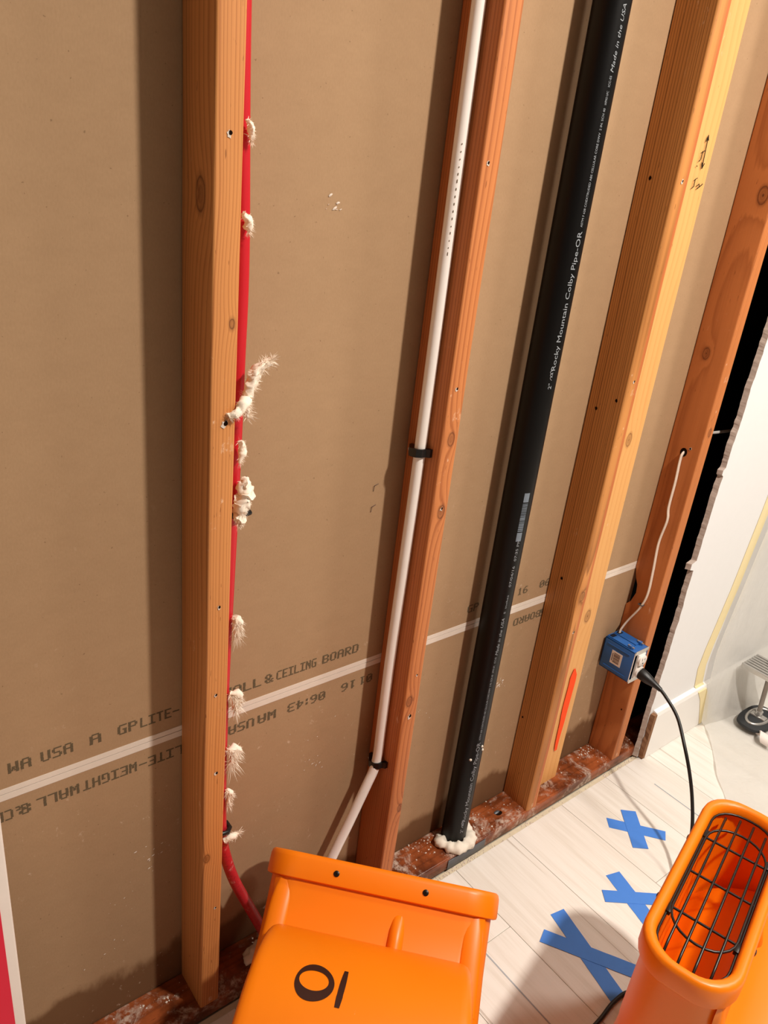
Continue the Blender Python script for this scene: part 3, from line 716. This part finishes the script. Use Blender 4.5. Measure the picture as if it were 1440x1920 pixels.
tag(blob('plaster_clump', M['foam'], (0.590, -0.055, PT + 0.014), 0.030, 0.020, 0.013, 8, 0.6, 70), 'ragged cream plaster clump at the foot of the red pipe', 'plaster')
tag(blob('plaster_clump', M['foam'], (0.628, -0.078, PT + 0.014), 0.012, 0.011, 0.020, 9, 0.4, 60), 'upright cream plaster clump beside the orange fan at the red pipe', 'plaster')

# ------------------------------------------------------------------ outlet box, cable, cord
bx = empty('outlet_box', (1.738, -0.05, 0.352)); tag(bx, 'blue plastic outlet box nailed to the side of the notched stud', 'outlet box')
BX0, BX1, BY0, BY1, BZ0, BZ1 = 1.706, 1.7705, -0.102, -0.006, 0.352, 0.447
b = MB(); tck = 0.003
b.box((BX0, BY0, BZ0), (BX0 + tck, BY1, BZ1), 0.0008).box((BX1 - tck, BY0, BZ0), (BX1, BY1, BZ1), 0.0008)
b.box((BX0, BY0, BZ0), (BX1, BY1, BZ0 + tck), 0.0008).box((BX0, BY0, BZ1 - tck), (BX1, BY1, BZ1), 0.0008).box((BX0, BY1 - tck, BZ0), (BX1, BY1, BZ1), 0.0008)
child(b.build('body', M['boxblue'], None, 40), bx)
child(MB().box((BX0 - 0.0012, BY0 + 0.012, BZ0 + 0.010), (BX0 + 0.001, BY1 - 0.012, BZ0 + 0.013), 0.0005).build('rib', M['boxblue']), bx)
child(MB().box((BX0 - 0.0012, BY0 + 0.012, BZ1 - 0.016), (BX0 + 0.001, BY1 - 0.012, BZ1 - 0.013), 0.0005).build('rib', M['boxblue']), bx)
child(MB().box((BX0 + 0.004, BY0 + 0.022, BZ1 - 0.0005), (BX0 + 0.030, BY1 - 0.002, BZ1 + 0.004), 0.001).build('knockout_tab', M['boxblue']), bx)
child(MB().box((BX0 + 0.034, BY0 + 0.022, BZ1 - 0.0005), (BX1 - 0.002, BY1 - 0.002, BZ1 + 0.004), 0.001).build('knockout_tab', M['boxblue']), bx)
child(MB().box((BX0 + 0.036, BY1 - 0.018, BZ1 + 0.0035), (BX1 - 0.010, BY1 - 0.006, BZ1 + 0.0046)).build('cable_slot', M['boxdark']), bx)
child(MB().box((BX0 + 0.006, BY1 - 0.018, BZ1 + 0.0035), (BX0 + 0.026, BY1 - 0.006, BZ1 + 0.0046)).build('cable_slot', M['boxdark']), bx)
for xx in (BX0 + 0.010, BX1 - 0.012):
    child(MB().tube([(xx, BY0 + 0.030, BZ1 + 0.008), (xx, BY0 + 0.010, BZ1 + 0.006)], 0.0022, 8).build('nail', M['steel']), bx)
    child(MB().box((xx - 0.005, BY0 + 0.016, BZ1 - 0.001), (xx + 0.005, BY0 + 0.026, BZ1 + 0.009), 0.001).build('nail_boss', M['boxblue']), bx)
child(MB().box((BX0 + 0.003, BY0 + 0.012, BZ0 + 0.003), (BX1 - 0.003, BY0 + 0.014, BZ1 - 0.003)).build('dark_inside', M['boxdark']), bx)
stk = MB().box((BX0 - 0.0007, -0.070, 0.380), (BX0 - 0.0001, -0.036, 0.420)).build('sticker', M['sticker']); child(stk, bx)
b = MB()
for k in range(9): b.box((BX0 - 0.0010, -0.064, 0.386 + k * 0.0034), (BX0 - 0.0007, -0.044, 0.3862 + k * 0.0034 + rb.choice((0.001, 0.0018))))
b.box((BX0 - 0.0010, -0.0415, 0.388), (BX0 - 0.0007, -0.0395, 0.412))
child(b.build('printed_barcode', M['inkdark']), bx)
yk = MB().box((BX0 + 0.012, BY0 - 0.0030, BZ0 - 0.004), (BX1 - 0.012, BY0 - 0.0016, BZ1 + 0.004), 0.0006).box((BX0 + 0.002, BY0 - 0.0028, BZ0 - 0.004), (BX1 - 0.002, BY0 - 0.0016, BZ0 + 0.008), 0.0005).box((BX0 + 0.002, BY0 - 0.0028, BZ1 - 0.008), (BX1 - 0.002, BY0 - 0.0016, BZ1 + 0.004), 0.0005)
child(yk.build('metal_yoke', M['steel'], None, 40), bx)
child(MB().box((BX0 + 0.0005, BY0 - 0.0015, BZ0 + 0.001), (BX0 + 0.0035, BY0 - 0.0002, BZ1 - 0.001)).build('front_edge', M['sticker']), bx)
rec = MB().box((BX0 + 0.016, BY0 - 0.006, BZ0 + 0.010), (BX1 - 0.016, BY0 - 0.0028, BZ1 - 0.010), 0.0012)
for zc in (BZ0 + 0.029, BZ1 - 0.029):
    rec.tube([(1.7385, BY0 - 0.004, zc), (1.7385, BY0 - 0.0115, zc), (1.7385, BY0 - 0.0122, zc)], [0.0172, 0.0172, 0.0160], 24)
ro = rec.build('receptacle', M['receptacle'], None, 40); child(ro, bx)
for dx, hh in ((-0.006, 0.008), (0.006, 0.0065)):
    child(MB().box((1.7385 + dx - 0.001, BY0 - 0.0126, BZ1 - 0.027), (1.7385 + dx + 0.001, BY0 - 0.0120, BZ1 - 0.027 + hh)).build('slot', M['boxdark']), bx)
child(MB().tube([(1.7385, BY0 - 0.0120, BZ1 - 0.036), (1.7385, BY0 - 0.0126, BZ1 - 0.036)], 0.0024, 10).build('slot', M['boxdark']), bx)

cpts = [(1.790, -0.047, 0.997), (1.768, -0.047, 0.992), (1.7655, -0.047, 0.970), (1.7655, -0.050, 0.918), (1.7655, -0.051, 0.848), (1.7655, -0.057, 0.812), (1.7655, -0.051, 0.744), (1.7655, -0.057, 0.664), (1.7655, -0.060, 0.593), (1.7655, -0.049, 0.545), (1.762, -0.026, 0.492), (1.754, -0.018, 0.462), (1.752, -0.018, 0.449)]
cb = MB().tube(spline(cpts, 8), 0.0042, 10, (0.62, 1.25)).build('electric_cable', M['romex'], None, 60)
tag(cb, 'flat cream electric cable from the drill hole down to the blue box', 'cable')
child(MB().box((1.7605, -0.0565, 0.5535), (1.7722, -0.0425, 0.5560)).build('staple', M['zinc']), cb)
gw = MB().tube(spline([(1.8105, -0.040, 1.030), (1.850, -0.045, 1.036), (1.905, -0.050, 1.034), (1.98, -0.05, 1.03)], 6), 0.004, 8).build('grey_wire', M['greywire'], None, 60)
tag(gw, 'thin grey wire crossing the dark gap behind the cut wall', 'cable')

pc = empty('power_cord', (1.738, -0.12, 0.38)); tag(pc, 'black power cord plugged into the blue box and hanging to the floor', 'cord')
cp = [(1.744, -0.148, 0.372), (1.748, -0.172, 0.364), (1.746, -0.200, 0.352), (1.735, -0.250, 0.324), (1.700, -0.305, 0.284), (1.684, -0.345, 0.232), (1.669, -0.378, 0.177), (1.640, -0.412, 0.120), (1.595, -0.440, 0.065), (1.545, -0.462, 0.022), (1.49, -0.485, 0.0062), (1.42, -0.52, 0.0062), (1.36, -0.548, 0.0062)]
child(MB().tube(spline(cp, 8), 0.0046, 12).build('cable', M['cord'], None, 60), pc)
pb = MB().tube([(1.7385, -0.1148, 0.380), (1.739, -0.118, 0.3795), (1.740, -0.130, 0.377), (1.742, -0.142, 0.373), (1.744, -0.152, 0.370), (1.747, -0.166, 0.3655), (1.748, -0.180, 0.361)], [0.0160, 0.0168, 0.0158, 0.0140, 0.0112, 0.0078, 0.0062], 18)
child(pb.build('plug', M['cord'], None, 50), pc)
fc = MB().tube(spline([(1.245, -0.570, 0.0055), (1.222, -0.545, 0.0055), (1.177, -0.541, 0.0055), (1.134, -0.546, 0.0055), (1.06, -0.556, 0.0055), (0.93, -0.60, 0.0055), (0.80, -0.64, 0.0055), (0.74, -0.62, 0.0055)], 8), 0.0046, 12).build('power_cord', M['cord'], None, 60)
tag(fc, 'black cord lying on the floor between the two orange fans', 'cord')

# ------------------------------------------------------------------ blue tape crosses on the floor
def tape_cross(label, strips, seed):
    rr = random.Random(seed); cx = sum((a[0] + b_[0]) / 2 for a, b_, _ in strips) / 2; cy = sum((a[1] + b_[1]) / 2 for a, b_, _ in strips) / 2
    e_ = empty('tape_cross', (cx, cy, 0)); tag(e_, label, 'tape', 'blue tape crosses on the floor')
    for q, (a, c, wd) in enumerate(strips):
        a = Vector((*a, 0)); c = Vector((*c, 0)); d = (c - a).normalized(); nrm = Vector((-d.y, d.x, 0)); top_, L_ = [], (c - a).length
        lft, rgt = [], []
        for i in range(15):
            f = i / 14; p = a + d * L_ * f; w0 = wd / 2 * (1 + 0.03 * noise.noise((f * 7, seed, q)))
            ee = 0.0
            lft.append(p + nrm * w0 + d * (rr.uniform(-.004, .004) if i in (0, 14) else 0)); rgt.append(p - nrm * w0 + d * (rr.uniform(-.004, .004) if i in (0, 14) else 0))
        z0_, z1_ = 0.0003 + q * 0.0006, 0.0008 + q * 0.0006; b = MB(); V = []
        for l, r_ in zip(lft, rgt):
            lift = 0.0004 * abs(noise.noise((l.x * 40, l.y * 40, 1)))
            V += [(l.x, l.y, z0_), (l.x, l.y, z1_ + lift), (r_.x, r_.y, z1_ + lift), (r_.x, r_.y, z0_)]
        b.add(V, [f for i in range(14) for f in ((4 * i + 1, 4 * i + 5, 4 * i + 6, 4 * i + 2), (4 * i, 4 * i + 4, 4 * i + 5, 4 * i + 1), (4 * i + 2, 4 * i + 6, 4 * i + 7, 4 * i + 3))] + [(0, 1, 2, 3), (59, 58, 57, 56)])
        child(b.build('tape_strip', M['bluetape'], None, 40), e_)
tape_cross('whole blue tape cross farthest along the floor towards the outlet', [((1.594, -0.217), (1.693, -0.335), 0.034), ((1.681, -0.222), (1.597, -0.321), 0.042)], 1)
tape_cross('middle blue tape cross, partly hidden by the grilled orange fan', [((1.463, -0.327), (1.420, -0.475), 0.042), ((1.384, -0.358), (1.520, -0.462), 0.034)], 2)
tape_cross('nearest blue tape cross, half in shadow beside the grilled orange fan', [((1.252, -0.325), (1.197, -0.540), 0.040), ((1.173, -0.347), (1.285, -0.530), 0.036)], 3)

# ------------------------------------------------------------------ orange air movers
def rr_ring(wd, s0, s1, r, n, k=7):
    """rounded rectangle in the (u,s) plane at outlet distance n"""
    out = []; hw = wd / 2; r = min(r, (s1 - s0) / 2 - 1e-4, hw)
    for cx, cs, a0 in ((hw - r, s0 + r, -90), (hw - r, s1 - r, 0), (-hw + r, s1 - r, 90), (-hw + r, s0 + r, 180)):
        for j in range(k + 1):
            a = math.radians(a0 + 90 * j / k); out.append((cx + r * math.cos(a), n, cs + r * math.sin(a)))
    return [(p[0], p[1], p[2]) for p in out]
RD, CD = 0.20, 0.32
def air_mover(label, mtx, digits, seed):
    e_ = empty('air_mover'); e_.matrix_basis = mtx; tag(e_, label, 'fan', 'orange floor drying fans')
    O_ = M['orange']; W_ = 0.447
    # outlet rim and the inside wall of the duct
    rim = MB(); R_ = [rr_ring(W_ - 0.014, 0.003, 0.145, 0.058, -0.046), rr_ring(W_ - 0.003, -0.003, 0.151, 0.062, -0.044), rr_ring(W_, -0.004, 0.152, 0.064, -0.040), rr_ring(W_, -0.004, 0.152, 0.064, -0.010), rr_ring(W_ - 0.004, -0.002, 0.150, 0.062, -0.003), rr_ring(W_ - 0.012, 0.002, 0.146, 0.060, 0.0),
          rr_ring(W_ - 0.026, 0.010, 0.138, 0.056, -0.001), rr_ring(W_ - 0.034, 0.014, 0.134, 0.054, -0.006), rr_ring(W_ - 0.038, 0.016, 0.132, 0.052, -0.016), rr_ring(W_ - 0.044, 0.018, 0.130, 0.05, -0.08), rr_ring(W_ - 0.06, 0.02, 0.16, 0.05, -0.20), rr_ring(W_ - 0.10, 0.03, 0.22, 0.05, -0.30)]
    rim.loft(R_, False, True).build('outlet_rim', O_, e_, 50)
    sn = MB(); sn.loft([rr_ring(W_ - 0.022, 0.006, 0.142, 0.054, -0.040), rr_ring(W_ - 0.024, 0.006, 0.143, 0.054, -0.08), rr_ring(W_ - 0.028, 0.005, 0.152, 0.055, -0.14), rr_ring(W_ - 0.034, 0.004, 0.19, 0.055, -0.22), rr_ring(W_ - 0.05, 0.01, 0.24, 0.06, -0.32)], False, True)
    sn.build('duct', O_, e_, 50)
    # drum of the blower
    hw = 0.178; rg = []
    for u, ins in ((-hw, 0.030), (-hw, 0.016), (-hw + 0.002, 0.009), (-hw + 0.006, 0.004), (-hw + 0.013, 0.001), (-hw + 0.022, 0.0), (hw - 0.022, 0.0), (hw - 0.013, 0.001), (hw - 0.006, 0.004), (hw - 0.002, 0.009), (hw, 0.016), (hw, 0.030)):
        rg.append([(u, -CD + (RD - ins) * math.cos(a), RD + (RD - ins) * math.sin(a)) for a in [2 * PI * k / 72 for k in range(72)]])
    MB().loft(list(reversed(rg))).build('drum', O_, e_, 40)
    # moulded ribs on top of the duct
    for u0, n0, n1, wd, hh in ((0.042, -0.062, -0.20, 0.015, 0.015), (-0.178, -0.047, -0.2, 0.020, 0.005), (0.178, -0.047, -0.2, 0.020, 0.005)):
        b = MB(); rings_ = []
        for i in range(9):
            f = i / 8; nn = n0 + (n1 - n0) * f; base = 0.142 + max(0, (-nn - 0.08)) * 0.16; k = math.sin(min(1, f * 3) * PI / 2)
            rings_.append([(u0 + wd * c_ * (0.5 + 0.5 * k), nn, base - 0.004 + (hh + 0.004) * s_ * k) for c_, s_ in [(math.cos(a), math.sin(a)) for a in [PI * j / 8 for j in range(9)]]] + [(u0 - wd, nn, base - 0.01), (u0 + wd, nn, base - 0.01)])
        b.loft(rings_).build('rib', O_, e_, 60)
    # screws round the rim
    for u, sgn in ((-0.085, 1), (0.083, 1), (-0.085, -1), (0.083, -1)):
        s_ = 0.1522 if sgn > 0 else -0.0042
        scr = MB().tube([(u, -0.024, s_ - sgn * 0.002), (u, -0.024, s_ + sgn * 0.0012), (u, -0.024, s_ + sgn * 0.0022)], [0.0056, 0.0056, 0.0036], 14).build('screw', M['screw'], e_, 40)
        MB().tube([(u, -0.024, s_ + sgn * 0.0021), (u, -0.024, s_ + sgn * 0.0025)], 0.0017, 6).build('screw_recess', M['hole'], scr)
    # wire guard in the outlet
    gr = empty('outlet_guard'); gr.parent = e_; sc = 0.074; n_g = -0.014
    def stad(wd, hh, n_, r):
        P = rr_ring(wd, sc - hh / 2, sc + hh / 2, r, n_, 6); return P + [P[0]]
    MB().tube(stad(0.404, 0.112, n_g - 0.004, 0.05), 0.0022, 8, caps=False).build('guard_wire', M['wire'], gr, 60)
    MB().tube(stad(0.290, 0.104, n_g, 0.05), 0.0022, 8, caps=False).build('guard_wire', M['wire'], gr, 60)
    for q in range(4):
        s_ = sc - 0.036 + q * 0.024; half = 0.196 - (0.014 if q in (0, 3) else 0.002)
        MB().tube([(-half, n_g - 0.012, s_), (-half + 0.012, n_g + 0.002, s_), (half - 0.012, n_g + 0.002, s_), (half, n_g - 0.012, s_)], 0.0022, 8).build('guard_wire', M['wire'], gr, 60)
    for u in (-0.098, 0.0, 0.098):
        MB().tube([(u, n_g - 0.003, sc - 0.055), (u, n_g - 0.003, sc + 0.055)], 0.0022, 8).build('guard_wire', M['wire'], gr, 60)
    for u, s_ in ((-0.105, sc - 0.054), (0.105, sc - 0.054), (-0.105, sc + 0.054), (0.105, sc + 0.054)):
        MB().box((u - 0.010, n_g - 0.008, s_ - 0.004), (u + 0.010, n_g + 0.001, s_ + 0.004), 0.0012).build('guard_clip', M['screw'], gr, 40)
    # impeller seen deep in the duct
    MB().tube([(-0.12, -0.335, 0.12), (0.12, -0.335, 0.12)], 0.05, 20).build('impeller', O_, e_, 50)
    # intake grilles on both ends of the drum
    for sg in (-1, 1):
        b = MB(); uu = sg * (hw + 0.004)
        for rr_ in (0.03, 0.055, 0.08, 0.105):
            P = [(uu, -CD + rr_ * math.cos(a), RD + rr_ * math.sin(a)) for a in [2 * PI * k / 32 for k in range(33)]]; b.tube(P, 0.0022, 6, caps=False)
        for k in range(8):
            a = 2 * PI * k / 8; b.tube([(uu, -CD + 0.02 * math.cos(a), RD + 0.02 * math.sin(a)), (sg * (hw - 0.002), -CD + 0.125 * math.cos(a), RD + 0.125 * math.sin(a))], 0.0022, 6)
        b.build('intake_grille', M['wire'], e_, 60)
        b = MB(); b.tube([(sg * hw, -CD, RD), (sg * (hw + 0.0015), -CD, RD)], 0.115, 32); b.build('intake_opening', M['boxdark'], e_, 40)
    if digits:
        RS = RD + 0.0007
        def on(u, th): a = math.radians(th); return (u, -CD + RS * math.cos(a), RD + RS * math.sin(a))
        b = MB(); V = []; NN = 40
        for k in range(NN):
            a = 2 * PI * k / NN; wob = 1 + 0.03 * math.sin(3 * a + 1)
            uo, to = -0.0712 + 0.0310 * math.cos(a) * wob, 45.0 + 9.0 * math.sin(a) * wob
            ui, ti = -0.0722 + 0.0235 * math.cos(a), 44.2 + 4.9 * math.sin(a)
            V += [on(uo, to), on(ui, ti)]
        b.add(V, [(2 * k, 2 * ((k + 1) % NN), 2 * ((k + 1) % NN) + 1, 2 * k + 1) for k in range(NN)])
        b.build('marker_digit', M['marker'], e_, 60)
        b = MB(); V = []
        for i in range(13):
            f = i / 12; th = 35.8 + 18.2 * f; u = -0.0258 - 0.0030 * f; wd = 0.0042 * (0.75 + 0.4 * math.sin(f * PI)) + (0.0006 if f > 0.7 else 0)
            V += [on(u - wd, th), on(u + wd, th)]
        b.add(V, [(2 * i, 2 * i + 1, 2 * i + 3, 2 * i + 2) for i in range(12)])
        b.build('marker_digit', M['marker'], e_, 60)
    else:
        b = MB(); a0 = 62
        b.box((0.020, -0.092, 0.138), (0.075, -0.054, 0.1475), 0.003).build('rating_label', M['sticker'], e_)
    # carrying handle over the drum
    hp = [(-0.07, -CD - 0.13, 0.345), (-0.07, -CD - 0.165, 0.385), (-0.04, -CD - 0.175, 0.40), (0.04, -CD - 0.175, 0.40), (0.07, -CD - 0.165, 0.385), (0.07, -CD - 0.13, 0.345)]
    MB().tube(spline(hp, 6), 0.012, 12).build('handle', O_, e_, 60)
    return e_
def mat_from(u, n_, s_, o_):
    q = Matrix((u, n_, s_)).transposed().to_4x4(); q.translation = o_; return q
u1 = Vector((0.67877, -0.73435, 0)); n1 = Vector((0.55422, 0.512276, 0.656059)); s1v = Vector((-0.481776, -0.445315, 0.75471))
air_mover('orange fan marked 01 by hand, tilted up against the wall', mat_from(u1, n1, s1v, Vector((0.8162, -0.1705, 0.2590))), True, 1)
u2 = Vector((0.9676, 0.2525, 0)); s2v = Vector((0.2525, -0.9676, 0))
air_mover('orange fan standing upright with a black wire grille on top', mat_from(u2, Vector((0, 0, 1)), s2v, Vector((1.1267, -0.6640, 0.5205)) - s2v * 0.074), False, 2)

# ------------------------------------------------------------------ masking tape, plastic sheet, stand
def strip(pts, wd, y_of, name, mat, parent=None):
    V = []
    for (x, z) in pts: V += [(x - wd / 2, y_of(z) - 0.0002, z), (x + wd / 2, y_of(z) - 0.0002, z), (x + wd / 2, y_of(z) - 0.0012, z), (x - wd / 2, y_of(z) - 0.0012, z)]
    b = MB(); k = len(pts)
    b.loft([V[4 * i:4 * i + 4] for i in range(k)]); return b.build(name, mat, parent, 40)
yw = lambda z: -0.1025 if z > 0.176 else (-0.1180 if z < 0.165 else -0.1180 + (z - 0.165) / 0.011 * 0.0155)
tp = strip([(2.245, 0.004), (2.222, 0.06), (2.195, 0.12), (2.165, 0.160), (2.158, 0.178), (2.142, 0.25), (2.150, 0.32), (2.192, 0.52), (2.228, 0.78), (2.26, 1.1), (2.29, 1.5), (2.31, 2.0)], 0.048, yw, 'masking_tape', M['yellowtape'])
tag(tp, 'pale yellow masking tape running up the white wall at the plastic', 'tape')
b = MB(); NX, NR = 60, 90; V = []
def sheet_pt(i, j):
    u = i / NX; t_ = j / NR
    z = 1.9 * (1 - t_ / 0.72) if t_ < 0.72 else 0.0
    xl = 2.30 - 0.13 * max(0.0, 1 - abs(z - 0.3) / 0.9) if z > 0.0 else 2.235
    x = xl + (3.6 - xl) * u
    fold = 0.007 * (0.5 + 0.5 * math.sin(x * 34 + 2 * noise.noise((x * 3, z, 0)))) * min(1, u * 8) + 0.004 * (0.5 + noise.noise((x * 8, z * 3, 4)))
    if t_ < 0.72:
        foot = max(0, 1 - z / 0.22) ** 2; y = -0.121 - fold - 0.05 * foot * min(1, u * 5 + 0.15); zz = max(z, 0.004)
    else:
        g = (t_ - 0.72) / 0.28
        y = -0.121 - fold - 0.05 * min(1, u * 5 + 0.15) - g * (0.30 + 0.05 * noise.noise((x * 5, 0, 1)))
        x = x - g * (0.36 * (1 - u)) * (1 + 0.2 * noise.noise((x * 4, g * 3, 8)))
        near = min(1, max(0, math.hypot(x - 2.40, y + 0.225) - 0.10) * 12)
        zz = 0.004 + near * 0.014 * max(0, noise.noise((x * 16, y * 16, 0.5))) + near * 0.006 * max(0, noise.noise((x * 45, y * 45, 2.5)))
    return (x, y, zz)
for j in range(NR + 1):
    for i in range(NX + 1): V.append(sheet_pt(i, j))
b.add(V, [(j * (NX + 1) + i, j * (NX + 1) + i + 1, (j + 1) * (NX + 1) + i + 1, (j + 1) * (NX + 1) + i) for j in range(NR) for i in range(NX)])
ps = b.build('plastic_sheet', M['film'], None, 70)
tag(ps, 'translucent plastic sheeting hung on the wall and spilling onto the floor', 'plastic sheet')
st = empty('support_stand', (2.40, -0.215, 0)); tag(st, 'small metal stand with a ribbed head and black foot by the plastic', 'stand')
b = MB(); R_ = []
for zz, k in ((0.019, 0.95), (0.022, 1.0), (0.030, 0.98), (0.033, 0.9)): R_.append([(2.40 + 0.085 * k * math.copysign(abs(math.cos(a)) ** 0.7, math.cos(a)), -0.225 + 0.050 * k * math.copysign(abs(math.sin(a)) ** 0.7, math.sin(a)), zz) for a in [2 * PI * q / 32 for q in range(32)]])
child(b.loft(R_).build('foot', M['rubber'], None, 40), st)
child(MB().tube([(2.40 + 0.062 * math.cos(a), -0.225 + 0.030 * math.sin(a), 0.0345) for a in [2 * PI * q / 28 for q in range(29)]], 0.005, 8, caps=False).build('ring', M['steel'], None, 60), st)
child(MB().box((2.388, -0.250, 0.032), (2.412, -0.200, 0.040), 0.002).tube([(2.40, -0.222, 0.034), (2.40, -0.222, 0.056)], 0.012, 14).build('socket', M['steel'], None, 40), st)
child(MB().tube([(2.40, -0.222, 0.04), (2.40, -0.212, 0.205)], 0.0075, 14).build('pole', M['polegrey'], None, 50), st)
b = MB()
for q in range(7): b.box((2.345 + q * 0.016, -0.262, 0.205), (2.345 + q * 0.016 + 0.0095, -0.138, 0.2165), 0.0015)
b.box((2.345, -0.262, 0.200), (2.4505, -0.138, 0.207), 0.001)
child(b.build('ribbed_head', M['steel'], None, 40), st)
child(MB().box((2.382, -0.235, 0.178), (2.418, -0.190, 0.201), 0.003).build('bracket', M['polegrey'], None, 40), st)
blobk = blob('knob', M['receptacle'], (2.425, -0.205, 0.229), 0.018, 0.018, 0.012, 4, 0.2, 40); child(blobk, st)
b = MB(); V = []
for i in range(18):
    a = math.radians(-30 + 230 * i / 17); V += [(2.315 + 0.020 * math.cos(a), -0.300 - 0.002 * i, 0.024 + 0.019 * math.sin(a)), (2.315 + 0.020 * math.cos(a), -0.255 - 0.002 * i, 0.024 + 0.019 * math.sin(a))]
b.add(V, [(2 * i, 2 * i + 1, 2 * i + 3, 2 * i + 2) for i in range(17)])
cu = b.build('tape_curl', M['curl'], None, 60); tag(cu, 'curled scrap of white tape on the plastic in front of the stand', 'tape scrap')

# ------------------------------------------------------------------ red carton at the lower left
rcx = empty('red_carton', (-0.1, -0.2, 0)); tag(rcx, 'tall crimson red carton with a white edge at the lower left', 'carton')
child(MB().box((-0.32, -0.300, 0.0), (0.1125, -0.105, 0.93), 0.003).build('body', M['carton_white'], None, 40), rcx)
b = MB(); V = []
for i in range(12):
    z = 0.01 + 0.91 * i / 11; V += [(-0.315, -0.3012, z), (0.1005 + 0.0006 * noise.noise((z * 9, 0, 0)), -0.3012, z)]
b.add(V, [(2 * i, 2 * i + 1, 2 * i + 3, 2 * i + 2) for i in range(11)])
child(b.build('red_panel', M['carton_red']), rcx)

# ------------------------------------------------------------------ ceiling lamps
for i, (loc, pw, rad) in enumerate(LAMPS):
    x, y, z = loc; e_ = empty('ceiling_light', (x, y, z))
    tag(e_, ['round ceiling light in front of the open studs', 'round ceiling light over the plastic sheeting'][i], 'lamp', 'recessed ceiling lights')
    P = [(x + (rad / 2 + 0.012) * math.cos(a), y + (rad / 2 + 0.012) * math.sin(a), z - 0.006) for a in [2 * PI * q / 32 for q in range(33)]]
    child(MB().tube(P, 0.010, 8, caps=False).build('trim_ring', M['base_white'], None, 60), e_)
    child(MB().tube([(x, y, z - 0.004), (x, y, z - 0.001)], rad / 2, 28).build('lens', emitter('lamp lens', LAMP_COLOR, 4.0), None, 40), e_)
    L = bpy.data.lights.new('lamp', 'AREA'); L.shape = 'DISK'; L.size = rad; L.energy = pw; L.color = LAMP_COLOR
    lo = bpy.data.objects.new('lamp', L); COL.objects.link(lo); lo.location = (x, y, z - 0.014); child(lo, e_)
